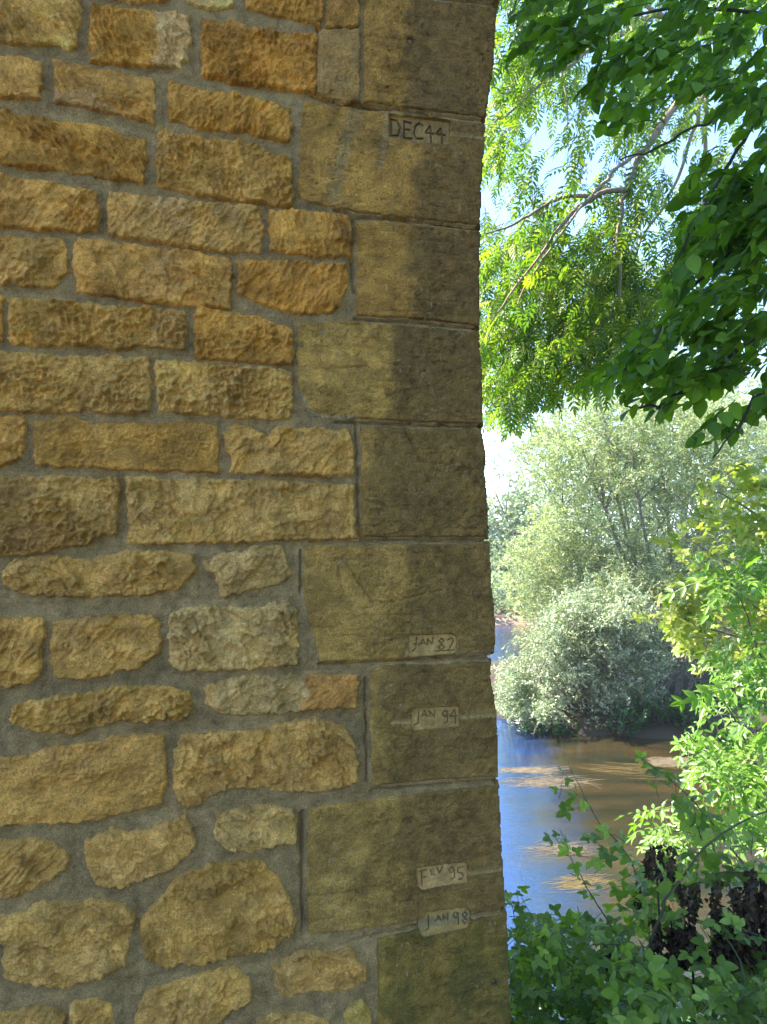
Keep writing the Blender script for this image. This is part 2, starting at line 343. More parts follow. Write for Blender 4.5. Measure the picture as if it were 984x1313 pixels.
ROWS = [
 ([(-30,-30),(102,-30),(103,33),(97,60),(88,65),(72,58),(43,60),(-30,50)], PL, 135,'t',1.1,None),
 ([(118,22),(141,9),(168,20),(198,18),(215,18),(243,22),(243,57),(233,67),(232,90),(201,86),(168,84),(144,80),(116,64)], G,125,'t',1.2,[([(198,10),(250,12),(250,100),(201,95),(204,60)], (.66,.60,.42))]),
 ([(262,30),(280,32),(300,31),(322,36),(366,46),(406,46),(404,120),(366,114),(337,111),(300,108),(278,101),(264,82),(258,55)], O,100,'p',1.1,None),
 ([(228,-30),(300,-30),(298,8),(280,12),(258,12),(240,5)], W_,60,'s',1,None),
 ([(120,-30),(215,-30),(213,2),(170,6),(121,-6)], PL,60,'s',1,None),
 ([(315,-30),(418,-30),(410,35),(375,26),(340,20),(316,12)], G,80,'p',1,None),
 ([(421,-30),(461,-30),(459,36),(419,38)], B_,80,'s',1,[([(400,-40),(470,-40),(470,10),(430,20)], (.30,.2,.1))]),
 ([(411,42),(460,39),(461,132),(438,133),(407,124),(408,60)], (.25,.19,.10),90,'s',.7,None),
 ([(-30,74),(30,75),(54,82),(55,110),(50,129),(20,127),(-30,124)], PK,130,'t',.8,None),
 ([(71,80),(100,86),(148,94),(196,104),(200,144),(181,156),(161,151),(144,145),(72,133)], PK,140,'t',.8,[([(60,118),(120,122),(150,140),(150,160),(60,140)], (.33,.28,.19))]),
 ([(215,114),(240,113),(300,123),(336,129),(362,141),(373,158),(371,181),(337,177),(300,170),(250,166),(228,155),(218,135)], G,65,'t',1.3,None),
 ([(-30,142),(33,150),(67,160),(114,159),(148,168),(164,182),(186,181),(188,201),(181,221),(148,233),(114,225),(67,218),(23,214),(-30,206)], G,130,'t',1.2,None),
 ([(201,190),(231,176),(282,180),(330,189),(362,205),(373,227),(375,256),(348,262),(300,257),(248,251),(218,240),(201,215)], (.40,.265,.09),110,'p',1,None),
 ([(-30,230),(27,231),(67,235),(114,246),(126,265),(126,285),(114,297),(67,295),(-30,289)], PK,50,'t',1.1,None),
 ([(139,255),(201,253),(268,262),(330,266),(337,290),(334,315),(312,323),(268,320),(235,315),(161,305),(140,292)], (.48,.33,.14),55,'t',.9,[([(190,245),(240,250),(250,300),(225,300)], (.5,.42,.26))]),
 ([(346,271),(388,271),(446,278),(449,304),(448,328),(402,329),(348,322)], G,100,'t',1,None),
 ([(-30,303),(40,307),(81,307),(87,335),(86,350),(69,369),(34,367),(-30,362)], (.50,.33,.12),70,'r',.9,None),
 ([(97,311),(134,309),(188,318),(255,325),(297,338),(293,395),(262,394),(208,389),(148,382),(104,375),(95,345)], PK,130,'r',.9,[([(190,335),(235,330),(240,385),(170,380)], (.46,.34,.17))]),
 ([(305,337),(337,335),(388,337),(445,342),(446,360),(436,390),(424,402),(377,401),(337,391),(307,377)], O,60,'t',1.1,None),
 ([(-30,378),(3,380),(4,438),(-30,436)], B_,60,'s',1,None),
 ([(13,382),(67,386),(124,391),(188,396),(235,399),(239,425),(235,447),(195,445),(148,447),(100,442),(44,444),(13,437)], (.47,.32,.11),115,'p',1.2,[([(190,390),(245,395),(245,450),(195,450)], (.42,.33,.16))]),
 ([(250,404),(290,402),(333,406),(358,420),(375,430),(376,456),(364,466),(330,464),(295,462),(252,454)], G,60,'p',1,None),
 ([(-30,452),(47,455),(100,459),(148,457),(188,465),(193,487),(193,521),(181,529),(134,529),(107,526),(50,528),(-30,524)], (.46,.32,.12),75,'p',1,[([(108,450),(200,455),(200,535),(105,535),(118,490)], (.44,.36,.17))]),
 ([(201,467),(235,464),(285,469),(348,473),(373,479),(375,502),(373,526),(355,537),(300,535),(268,532),(215,529),(203,514)], (.50,.37,.15),100,'p',1.2,None),
 ([(-30,532),(27,534),(33,544),(29,588),(10,596),(-30,594)], PK,60,'r',1,None),
 ([(45,541),(91,534),(134,551),(188,544),(248,542),(275,546),(280,568),(278,601),(201,604),(134,600),(67,598),(45,588)], B_,120,'s',1.1,None),
 ([(288,554),(302,546),(322,548),(343,562),(356,550),(410,550),(446,553),(452,576),(451,608),(410,610),(355,608),(297,605),(299,585),(290,573)], (.47,.33,.13),60,'r',1,None),
 ([(-30,612),(60,611),(117,613),(147,615),(154,628),(149,655),(149,685),(124,688),(114,698),(77,702),(-30,700)], (.36,.265,.11),90,'p',1,[([(-40,675),(70,672),(105,705),(-40,710)], (.30,.22,.11)),([(-40,610),(60,608),(45,650),(-40,655)], (.22,.18,.10))]),
 ([(164,611),(200,614),(215,621),(235,613),(300,616),(373,618),(421,621),(452,634),(455,689),(384,691),(300,695),(235,695),(178,697),(166,685)], (.45,.335,.145),110,'r',1.1,None),
 ([(5,735),(20,718),(67,713),(111,718),(134,712),(168,707),(215,708),(248,712),(250,732),(231,755),(181,762),(114,764),(67,764),(27,759),(7,752)], (.45,.32,.13),135,'r',1.3,None),
 ([(262,722),(280,712),(305,708),(337,701),(362,702),(368,722),(373,737),(357,748),(322,756),(284,764),(279,738),(265,730)], (.40,.33,.19),55,'r',1,None),
 ([(-30,795),(54,792),(58,800),(54,831),(49,866),(38,876),(-30,882)], (.43,.29,.11),60,'t',1,None),
 ([(70,799),(111,791),(148,789),(195,789),(205,799),(205,836),(173,856),(150,861),(109,871),(73,867),(66,850)], (.41,.28,.11),60,'r',.8,None),
 ([(219,790),(235,780),(260,776),(300,779),(337,778),(368,771),(379,782),(382,820),(380,850),(338,855),(290,858),(233,858),(219,850),(217,820)], (.47,.39,.22),125,'r',1.3,None),
 ([(13,921),(22,903),(67,895),(113,889),(150,880),(210,880),(244,888),(246,903),(240,919),(188,923),(150,923),(105,938),(60,939),(19,929)], (.44,.31,.11),80,'p',1.3,None),
 ([(263,884),(285,872),(311,869),(375,865),(458,867),(458,885),(456,906),(424,906),(394,910),(356,912),(322,916),(285,914),(266,903)], (.40,.34,.21),60,'r',1,[([(398,855),(470,855),(470,915),(380,915)], (.45,.25,.08)),([(262,880),(280,875),(276,900),(262,905)], (.45,.32,.14))]),
 ([(-30,972),(38,970),(56,961),(113,953),(150,946),(188,942),(209,942),(212,970),(213,996),(206,1030),(169,1038),(131,1047),(105,1053),(38,1055),(-30,1056)], (.44,.29,.10),20,'s',1.5,[([(-40,950),(150,930),(200,940),(205,970),(120,990),(70,1005),(-40,990)], (.50,.36,.15))]),
 ([(225,963),(233,944),(281,938),(322,938),(360,928),(405,920),(443,932),(452,952),(458,978),(456,999),(424,1013),(356,1013),(335,1008),(300,1007),(281,1012),(259,1026),(240,1034),(226,1020),(222,990)], (.42,.295,.12),110,'r',1.2,None),
 ([(-30,1083),(10,1078),(38,1075),(68,1079),(86,1094),(86,1109),(56,1132),(23,1147),(-30,1148)], (.44,.31,.12),45,'t',1,None),
 ([(109,1079),(146,1060),(165,1068),(195,1060),(238,1045),(248,1068),(251,1083),(225,1109),(188,1124),(158,1135),(128,1135),(113,1113)], (.46,.33,.14),125,'r',1,None),
 ([(278,1041),(300,1038),(345,1031),(375,1038),(380,1053),(379,1079),(356,1081),(322,1089),(293,1090),(278,1075)], (.42,.34,.17),160,'r',1,None),
 ([(-30,1177),(30,1169),(53,1156),(98,1154),(131,1152),(161,1158),(172,1177),(165,1210),(161,1233),(131,1248),(90,1263),(38,1257),(8,1252),(4,1233),(8,1210),(-30,1200)], (.45,.33,.14),160,'r',1.1,None),
 ([(182,1195),(184,1173),(210,1147),(233,1120),(270,1107),(319,1103),(338,1106),(356,1124),(371,1155),(377,1177),(375,1196),(349,1211),(323,1220),(300,1224),(263,1233),(210,1237),(188,1225)], (.38,.27,.10),115,'r',1.2,None),
 ([(-30,1300),(20,1296),(49,1289),(83,1300),(85,1345),(-30,1345)], (.42,.31,.13),60,'r',1,None),
 ([(90,1290),(100,1283),(120,1278),(140,1285),(147,1310),(145,1345),(92,1345)], (.45,.33,.14),60,'r',1,None),
 ([(188,1270),(240,1252),(300,1240),(319,1255),(321,1282),(300,1291),(278,1312),(260,1345),(170,1345),(175,1300)], (.44,.32,.13),60,'r',1,None),
 ([(351,1237),(386,1220),(424,1220),(450,1215),(456,1230),(469,1241),(469,1256),(443,1267),(402,1269),(360,1275),(353,1260)], (.42,.30,.13),150,'r',1,None),
 ([(330,1305),(360,1298),(395,1298),(420,1308),(430,1345),(325,1345)], (.38,.29,.13),60,'r',1,None),
 ([(443,1294),(462,1282),(473,1294),(475,1345),(445,1345)], (.33,.30,.10),60,'s',1,None),
]
for k, (poly, base, ang, sty, amp, patch) in enumerate(ROWS):
    rubble(poly, base, ang, sty, amp, patch, seed=100 + k * 61, square=k < 29 and k not in (18, 26))

# quoins (dressed corner stones)
QU = [
 ([(470,-60),(642,-60),(640,3),(575,-5),(470,-14)], 0),
 ([(465,-5),(520,-4),(575,1),(638,10),(633,80),(623,152),(540,143),(465,132)], 1),
 ([(391,127),(410,133),(457,138),(465,141),(540,147),(623,158),(621,190),(618,234),(617,291),(540,283),(454,274),(380,258),(382,200),(384,147)], 2),
 ([(456,284),(490,282),(617,296),(615,350),(616,420),(540,411),(455,406),(457,350)], 3),
 ([(381,412),(446,410),(530,417),(616,425),(615,440),(619,475),(620,545),(540,543),(461,538),(430,541),(400,537),(388,520),(381,500),(379,450)], 4),
 ([(461,546),(540,548),(618,549),(624,583),(622,600),(626,649),(627,690),(463,690)], 5),
 ([(389,697),(500,697),(629,696),(631,748),(636,800),(635,838),(522,846),(409,850),(398,810),(388,766),(388,720)], 6),
 ([(473,858),(488,852),(631,847),(629,866),(634,890),(638,920),(639,960),(640,997),(560,1001),(476,1009),(474,940)], 7),
 ([(393,1034),(450,1026),(500,1020),(640,1004),(642,1045),(645,1100),(649,1164),(560,1178),(440,1195),(394,1200),(390,1120)], 8),
 ([(481,1202),(560,1185),(650,1170),(653,1230),(655,1300),(658,1350),(480,1362),(484,1270)], 9),
]
TABS = {  # tablet outline, strokes, owner quoin
 'DEC 44': ([(498,147),(577,156),(577,187),(540,184),(498,177)], 2,
   [[(502,152),(502,173)],[(502,152),(510,154),(514,163),(511,173),(502,173)],
    [(519,155),(519,176)],[(519,155),(528,157)],[(519,165),(526,166)],[(519,176),(529,177)],
    [(543,160),(538,157),(533,162),(532,171),(535,177),(543,177)],
    [(547,169),(557,171)],[(553,163),(553,171),(554,181)],[(547,169),(552,161)],
    [(560,171),(572,173)],[(567,165),(567,173),(568,184)],[(560,171),(566,164)]]),
 'JAN 82': ([(523.5,815),(581,813),(586,817),(586,838),(523,843)], 6,
   [[(535,818),(534,831),(530,835)],[(531,826),(537,826.5)],[(539,827.5),(543,820),(547,827)],[(541,825),(545.5,824.7)],[(549,826.5),(549,819),(555,826.3),(556,818)],
    [(567,826),(564,822),(567,818.5),(570,822),(567,826),(563,830),(567,834.5),(571,830),(567,826)],
    [(575,821),(580,818),(582.5,822),(576,834),(584,833.5)],[(559,835),(584,833.8)]]),
 'JAN 94': ([(526,909),(588,905),(590,909.5),(589.6,932),(528.5,938)], 7,
   [[(538,913),(537,928),(532,930)],[(541,920),(545,912),(549,919)],[(543,917.5),(547.5,917)],[(552,919),(551.5,912.5),(558,919),(558.5,911.5)],
    [(575,914),(571,911),(568,915),(571,919.5),(575,916),(575,912),(574.8,926),(570,927.5)],
    [(584,910),(577.5,919),(587.5,918)],[(584.5,911),(585,928)]]),
 'FEV 95': ([(534,1112),(595,1104),(600,1108),(600,1133),(562,1138),(541,1143),(535,1136)], 8,
   [[(541,1118),(542,1136)],[(539,1118),(547,1116)],[(541.5,1126),(547,1125)],
    [(553,1116),(554,1122.5)],[(553,1116),(557,1115.3)],[(553.5,1119.3),(557,1118.8)],[(554,1122.5),(558,1122)],
    [(561,1113),(564.5,1120),(568,1112)],
    [(583,1116),(580,1112),(576.5,1115),(578,1120),(582,1119),(583.5,1114),(584,1126),(579,1128)],
    [(594,1112),(588,1113.5),(588,1119.5),(593,1120),(595,1124),(593,1128),(589,1128)]]),
 'JAN 98': ([(537,1178),(550,1168),(598,1162),(604,1171),(601.5,1190),(543,1203),(537,1195)], 8,
   [[(550,1174),(550.5,1191),(546,1194)],[(559,1182),(562.5,1175),(567,1181)],[(561,1179.5),(565.5,1179)],[(570,1181),(568.5,1173.5),(575,1180),(575,1171)],
    [(588.5,1174),(585,1170),(582,1174),(584.5,1178),(588.5,1176),(588.5,1171),(589,1185)],
    [(597,1178),(594,1174),(597,1170),(600,1173.5),(597,1178),(594,1181.5),(597,1185.5),(600.5,1181),(597,1178)]]),
}
WLINES = [([(578,173),(623,178)], 2), ([(587,838.3),(635,835.6)], 6), ([(590,918.5),(638,916)], 7), ([(503,925),(526,924)], 7),
          ([(601,1118.5),(645,1112)], 8), ([(606,1174),(648,1168)], 8)]
PITS = [((526,53), .0075, .011, (.10,.06,.03)), ((633,1258), .006, .008, (.06,.045,.02)), ((517,30), .004, .004, None), ((541,87), .003, .004, None),
        ((586,35), .003, .004, None), ((508,768), .003, .004, None), ((554,769), .003, .006, None), ((584,787), .002, .004, None), ((609,739), .002, .004, None),
        ((543,861), .003, .004, None), ((571,869), .003, .004, None), ((556,862), .002, .004, None)]
QCR = [[(441,715),(455,740),(470,760),(476,771),(505,772),(540,762),(565,757)], [(462,640),(500,650),(525,655)], [(519,552),(530,575),(545,600),(552,625)],
       [(430,715),(441,760)], [(380,470),(420,474),(470,470)]]
def quoin(poly, qi):
    p = PX(poly); seed = 5000 + qi * 71; h = .0031
    lo = p.min(0) - .01; hi = p.max(0) + .01
    U, V = np.meshgrid(np.arange(lo[0], hi[0], h), np.arange(lo[1], hi[1], h))
    wx = .0026 * fbm(U * 40, V * 40, 3, seed + 1); wy = .0020 * fbm(U * 40, V * 40, 3, seed + 2)
    # chips along the outer arris
    d = polydist(p, U + wx, V + wy)
    lu = fbm(U * 9, V * 12, 5, seed + 15, .5); fi = fbm(U * 70, V * 70, 3, seed + 40, .6)
    r = .0028 * lu + .0019 * fi + .0010 * facets(U * 18, V * 30, seed + 3)
    r = r - .0035 * sstep(.45, .75, fbm(U * 60, V * 75, 2, seed + 60)) - .002 * sstep(.3, .6, gn(U * 10, V * 60, seed + 61))
    r = r * (.7 + .6 * sstep(-.5, .5, gn(U * 7, V * 7, seed + 62)))
    Hh = -.014 + (.007 + .014) * sstep(-.003, .007, d) + r * sstep(-.002, .008, d)
    base = np.array([(.36,.25,.11),(.35,.24,.10),(.36,.25,.105),(.35,.24,.10),(.38,.285,.13),(.31,.235,.115),(.35,.265,.13),(.30,.235,.12),(.31,.24,.12),(.26,.215,.085)][qi])
    lowv = fbm(U * 6 + qi, V * 8, 5, seed + 50)[..., None]; hv = fbm(U * 30, V * 36, 3, seed + 51)[..., None]
    base = base * np.array([1.58, 1.20, .63]); C = base * (1 + .32 * lowv + .20 * hv)
    # darker brown toward the arris, with a wandering edge
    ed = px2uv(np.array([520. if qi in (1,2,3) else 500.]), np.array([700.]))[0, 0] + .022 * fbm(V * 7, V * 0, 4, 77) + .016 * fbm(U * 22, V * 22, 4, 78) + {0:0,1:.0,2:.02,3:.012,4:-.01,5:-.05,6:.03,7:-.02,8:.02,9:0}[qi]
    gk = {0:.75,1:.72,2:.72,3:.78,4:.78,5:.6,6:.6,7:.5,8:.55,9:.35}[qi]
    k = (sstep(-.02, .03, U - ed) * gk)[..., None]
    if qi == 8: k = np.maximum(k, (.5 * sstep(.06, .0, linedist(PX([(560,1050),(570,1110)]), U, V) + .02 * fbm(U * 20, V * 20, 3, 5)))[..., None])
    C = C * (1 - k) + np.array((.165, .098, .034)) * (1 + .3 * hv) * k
    if qi == 9:
        k = sstep(-.4, .6, fbm(U * 10, V * 6, 4, 301))[..., None] * .55; C = C * (1 - k) + np.array((.12, .115, .022)) * k
    if qi in (1, 2):   # pale lime run
        dl = linedist(PX([(459,20),(461,60),(460,130),(452,150),(440,200),(425,255)]), U, V) + .006 * fbm(U * 60, V * 40, 3, 9)
        k = (sstep(.030 if qi == 2 else .012, .004, dl) * (.5 + .4 * sstep(-.4, .5, gn(U * 50, V * 25, 4))))[..., None] * .8
        C = C * (1 - k) + np.array((.38, .28, .13)) * k
        k = (sstep(.012, .002, linedist(PX([(497,142),(493,180),(488,215)]), U + .004 * gn(U * 50, V * 50, 5), V)) * .2)[..., None]; C = C * (1 - k) + np.array((.5, .45, .33)) * k
    if qi == 4:
        k = (sstep(.014, .002, linedist(PX([(383,505),(395,530),(420,538),(455,537)]), U, V)) * .5)[..., None]; C = C * (1 - k) + np.array((.5, .45, .33)) * k
    # pale lichen dots
    k = sstep(.5, .7, gn(U * 110, V * 110, seed + 90)) * sstep(.0, .5, gn(U * 8, V * 8, seed + 91))
    C = C * (1 - .5 * k[..., None]) + .5 * k[..., None] * np.array((.5, .47, .35))
    for (c, rr, dep, cc) in PITS:
        q = px2uv(np.array([c[0]]), np.array([c[1]]))[0]
        dd = np.hypot(U - q[0], (V - q[1]) * 1.3) + .002 * gn(U * 150, V * 150, 3)
        kk = sstep(rr * 1.8, rr * .5, dd); Hh = Hh - dep * kk
        if cc is not None:
            kk = sstep(rr * 3, rr * .8, dd)[..., None] * .8; C = C * (1 - kk) + np.array(cc) * kk
    for cr in QCR:
        dd = linedist(PX(cr), U + .003 * gn(U * 60, V * 60, 8), V + .003 * gn(U * 60, V * 60, 9)); Hh = Hh - .005 * sstep(.0045, .0005, dd)
    for ln, q in WLINES:
        if q == qi:
            dd = linedist(PX(ln), U, V); Hh = Hh - .003 * sstep(.004, .001, dd)
            kk = sstep(.008, .003, dd)[..., None] * .9; C = C * (1 - kk) + np.array((.50, .34, .14)) * kk
    for nm, (tp, q, st) in TABS.items():
        if q == qi or (nm == 'JAN 98' and qi == 9):
            dt = polydist(PX(tp), U, V); Hh = np.where(dt > .0003, np.minimum(Hh, -.012), Hh)
    return grid_patch('corner_stone', U, V, Hh, d > -.006, np.clip(C, .01, .9), M_QUOIN, pier, .32)
q_objs = {}
for poly, qi in QU: q_objs[qi] = quoin(poly, qi)
for nm, (tp, qi, strokes) in TABS.items():
    p = PX(tp); h = .00085; lo = p.min(0) - .004; hi = p.max(0) + .004
    U, V = np.meshgrid(np.arange(lo[0], hi[0], h), np.arange(lo[1], hi[1], h))
    sd_ = sum(ord(c) for c in nm)
    d = polydist(p, U + .0012 * fbm(U * 120, V * 120, 2, sd_), V + .0012 * fbm(U * 120, V * 120, 2, sd_ + 3))
    w = {'DEC 44': .0036, 'JAN 98': .0025}.get(nm, .0023); dep = {'DEC 44': .0070}.get(nm, .0055)
    wu = U + .0005 * gn(U * 200, V * 200, 1); wv = V + .0005 * gn(U * 200, V * 200, 2)
    ds = np.full(U.shape, 9.)
    for s in strokes: ds = np.minimum(ds, linedist(PX(s), wu, wv))
    Hh = -.0028 + .0009 * fbm(U * 90, V * 90, 3, sd_) + .0006 * gn(U * 25, V * 25, sd_ + 8) - dep * sstep(w, w * .25, ds) - .0008 * sstep(.003, 0, d)
    base = np.array({'DEC 44': (.20,.122,.044), 'JAN 82': (.32,.20,.072), 'JAN 94': (.29,.18,.064), 'FEV 95': (.33,.20,.078), 'JAN 98': (.26,.17,.062)}[nm])
    C = base * (1 + .22 * fbm(U * 25, V * 25, 4, sd_)[..., None] + .15 * fbm(U * 90, V * 90, 3, sd_ + 2)[..., None])
    if nm == 'JAN 98':
        q = PX([(540,1186),(603,1174)]); k = sstep(.016, .008, linedist(q, U, V) + .003 * gn(U * 60, V * 60, 2))[..., None] * .75
        C = C * (1 - k) + np.array((.17, .135, .07)) * k
    k = sstep(w * 1.2, w * .5, ds)[..., None] * .5; C = C * (1 - k) + np.array((.09, .058, .025)) * k   # darker brown in the cut letters
    o = grid_patch('flood_mark', U, V, Hh, d > -.0005, np.clip(C, .01, .9), M_TABLET, q_objs[qi], .012)
    o['label'] = 'cut tablet carved ' + nm

# filler courses outside the photograph's frame
rng = np.random.default_rng(5)
uL = px2uv(np.array([-34.]), np.array([690.]))[0, 0]; vT = px2uv(np.array([300.]), np.array([-34.]))[0, 1]; vB = px2uv(np.array([300.]), np.array([1350.]))[0, 1]
uE = px2uv(np.array([470.]), np.array([-50.]))[0, 0]
def filler(u0, u1, v0, v1, k=[0]):
    v = v0
    while v < v1 - .05:
        hh = min(rng.uniform(.13, .17), v1 - v); u = u0 - rng.uniform(0, .2)
        if v1 - v - hh < .06: hh = v1 - v
        while u < u1 - .03:
            w = rng.uniform(.18, .42); x0 = max(u, u0); x1 = min(u + w, u1)
            if u1 - x1 < .09: x1 = u1; 
            if x1 - x0 > .06:
                j = lambda: rng.uniform(-.006, .006); g = .009; k[0] += 1
                uv = [(x0+g+j(), v+g+j()), (x1-g+j(), v+g+j()), (x1-g+j(), v+hh-g+j()), (x0+g+j(), v+hh-g+j())]
                rubble(None, [G, PK, (.45,.32,.13), B_, PL][int(rng.integers(5))], rng.uniform(40, 140), 'trps'[int(rng.integers(4))], 1, None, 9000 + k[0] * 31, .009, .009, uv)
                rng.random()
            u = max(u + w, x1) if x1 < u1 else u1
        v += hh
filler(uL - 1.1, uL + .02, vB - .5, vT + .6)
filler(uL + .02, uE, vT + .03, vT + .6)
filler(uL + .02, px2uv(np.array([475.]), np.array([1355.]))[0, 0], vB - .5, vB - .01)
# corner stones carrying on above and below the frame
eT = PX([(642, -66)])[0]; eB = PX([(657, 1350)])[0]; qL = PX([(480, 1360)])[0]
v = eB[1] - .022; n = 0
while v > WATER_Z - .35:
    lf = qL[0] if n % 2 else qL[0] - .13
    if v < vB - .5: lf = qL[0] - .3
    p = [(lf, v), (eB[0] + .008 * n ** .5, v + .01), (eB[0] + .01 * n ** .5, v - .285), (lf, v - .29)]
    U, V = np.meshgrid(np.arange(lf - .01, eB[0] + .05, .008), np.arange(v - .3, v + .02, .008))
    d = polydist(np.array(p), U, V); Hh = -.012 + .015 * sstep(-.003, .009, d) + .003 * fbm(U * 12, V * 14, 4, n)
    C = np.array((.25, .20, .085)) * (1 + .3 * fbm(U * 8, V * 8, 4, n + 3)[..., None])
    grid_patch('corner_stone', U, V, Hh, d > -.008, C, M_QUOIN, pier, .32); v -= .305; n += 1
v = eT[1] + .012; n = 0
while n < 3:
    rt = eT[0] + .012 + .03 * n + .02 * n * n
    p = [(eT[0] - .34 + .1 * (n % 2), v), (rt, v), (rt + .04 + .03 * n, v + .27), (eT[0] - .34 + .1 * (n % 2), v + .27)]
    U, V = np.meshgrid(np.arange(p[0][0] - .01, p[2][0] + .02, .008), np.arange(v - .01, v + .29, .008))
    d = polydist(np.array(p), U, V); Hh = -.012 + .015 * sstep(-.003, .009, d) + .003 * fbm(U * 12, V * 14, 4, n + 50)
    C = np.array((.27, .20, .09)) * (1 + .3 * fbm(U * 8, V * 8, 4, n + 33)[..., None])
    grid_patch('corner_stone', U, V, Hh, d > -.008, C, M_QUOIN, pier, .32); v += .285; n += 1

# mortar bed
GROOVES = [[(-30,66),(100,76),(250,103),(300,110),(400,126)],[(-30,135),(100,150),(200,172),(375,188)],[(-30,216),(150,243),(250,255),(380,268)],
 [(-30,294),(140,302),(330,332),(450,335)],[(-30,370),(100,383),(240,397),(380,405)],[(-30,443),(120,450),(240,457),(380,470)],[(-30,531),(100,533),(200,536),(290,543)],
 [(-30,604),(150,607),(300,611),(460,614)],[(-30,706),(160,703),(300,699),(385,696)],[(0,775),(110,777),(250,768),(385,766)],[(0,890),(110,878),(250,864),(400,859),(470,857)],
 [(0,958),(110,945),(250,931),(340,924),(460,914)],[(0,1069),(110,1056),(260,1038),(390,1022)],[(100,1140),(170,1140),(260,1100)],[(0,1274),(160,1256),(330,1236),(470,1205)],
 [(112,-30),(113,70)],[(249,20),(250,98)],[(65,74),(66,140)],[(209,108),(211,165)],[(193,175),(194,242)],[(132,240),(133,300)],[(342,266),(341,325)],[(91,305),(90,378)],
 [(301,335),(299,395)],[(243,400),(243,452)],[(197,460),(198,535)],[(38,535),(37,603)],[(284,548),(285,605)],[(158,612),(160,700)],[(256,705),(257,765)],[(378,698),(382,765)],
 [(61,790),(58,885)],[(211,785),(211,860)],[(254,872),(255,925)],[(5,890),(4,955)],[(218,935),(217,1045)],[(98,1060),(97,1140)],[(263,1035),(265,1098)],[(176,1150),(177,1250)],[(380,1190),(384,1100),(386,1035)],
 [(160,1262),(158,1313)],[(466,870),(467,1010)],[(376,130),(377,258)],[(378,412),(378,530)],[(450,1215),(474,1200)]]
CRACKS = [([(402,124),(412,128),(438,134),(461,137),(500,140)],.005),([(457,543),(459,600),(461,690)],.004),([(430,541),(461,542),(540,545.5),(619,547.5)],.0035),([(400,695),(463,693.5),(628,693)],.0035),
 ([(453,283),(452,330),(453,372)],.005),([(430,269),(456,279),(500,281),(617,293.5)],.004),([(455,409),(540,414),(616,422.5)],.003),([(410,852),(488,849),(635,842)],.004),([(412,-10),(408,42)],.003),
 ([(462,134),(540,145),(624,155)],.003),([(386,705),(386,760)],.003),([(388,1040),(388,1195)],.004),([(469,870),(471,1000)],.003),([(476,1013),(640,1000.5)],.003),([(470,-9),(575,-2),(640,6)],.004),
 ([(67,762),(100,755),(110,750)],.003),([(477,1200),(560,1181),(649,1167)],.003)]
h = .0045
u0, v0 = uL - 1.12, vB - .52; u1, v1 = eB[0] + .06, vT + .62
U, V = np.meshgrid(np.arange(u0, u1, h), np.arange(v0, v1, h))
Hh = .0026 * fbm(U * 9, V * 11, 4, 1) + .0017 * fbm(U * 60, V * 60, 3, 2) + .0008 * gn(U * 10, V * 80, 3) + .0025
for g in GROOVES:
    dd = linedist(PX(g), U + .002 * gn(U * 20, V * 20, 6), V + .003 * gn(U * 16, V * 16, 7)); Hh -= .0035 * sstep(.006, .001, dd) * (.6 + .4 * gn(U * 12, V * 12, 9))
    Hh -= .0018 * sstep(.02, .004, dd)
qz = px2uv(np.array([455.]), np.array([700.]))[0, 0]
Hh -= .003 * sstep(qz - .03, qz, U) 
for g, w in CRACKS:
    dd = linedist(PX(g), U + .002 * gn(U * 30, V * 30, 16), V + .002 * gn(U * 30, V * 30, 17)); Hh -= .016 * sstep(w * 1.3, w * .5, dd)
for nm in TABS: Hh = np.where(polydist(PX(TABS[nm][0]), U, V) > -.002, np.minimum(Hh, -.012), Hh)
edge = PX([(642,-60),(638,10),(623,157),(617,293),(616,423),(619,547),(626,650),(629,695),(636,800),(633,845),(636,920),(639,1000),(645,1100),(649,1167),(655,1300),(657,1350)])
ex = np.interp(V.ravel(), edge[::-1, 1], edge[::-1, 0]).reshape(V.shape)
ex = np.where(V > eT[1], eT[0] + (V - eT[1]) * .12, ex)
keep = (U < ex - .010 + .004 * gn(U * 0, V * 60, 3)) & (U > u0)
lowv = fbm(U * 5, V * 5, 5, 60)[..., None]; hv = fbm(U * 30, V * 34, 3, 61)[..., None]
C = np.array((.335, .222, .100)) * (1 + .2 * lowv + .2 * hv)
k = sstep(.25, .8, fbm(U * 6, V * 9, 4, 64))[..., None] * .5; C = C * (1 - k) + np.array((.42, .29, .125)) * k
k = sstep(.2, .9, fbm(U * 8, V * 8, 4, 66))[..., None] * .4; C = C * (1 - k) + np.array((.16, .115, .05)) * k
grid_patch('mortar', U, V, Hh, keep, np.clip(C, .01, .9), M_MORTAR, pier, .03)

# masonry mass behind the faced stones
def box_uvz(name, ua, ub, za, zb, fa, fb, mat, parent, colr):
    pts = [wall_pt(np.array(u), np.array(v), np.array(f)) for f in (fa, fb) for (u, v) in ((ua, za), (ub, za), (ub, zb), (ua, zb))]
    Fq = [[0,1,2,3],[7,6,5,4],[0,4,5,1],[1,5,6,2],[2,6,7,3],[3,7,4,0]]
    me = new_mesh(name, np.array(pts), Fq, [4] * 6, mat, smooth=False, col=np.tile(colr, (8, 1))); return link(name, me, parent)
core_edge = float(ex.min()) - .03
box_uvz('masonry_core', -7., core_edge, WATER_Z - .6, 6.5, -.045, -3.3, M_MORTAR, pier, (.3, .24, .13))

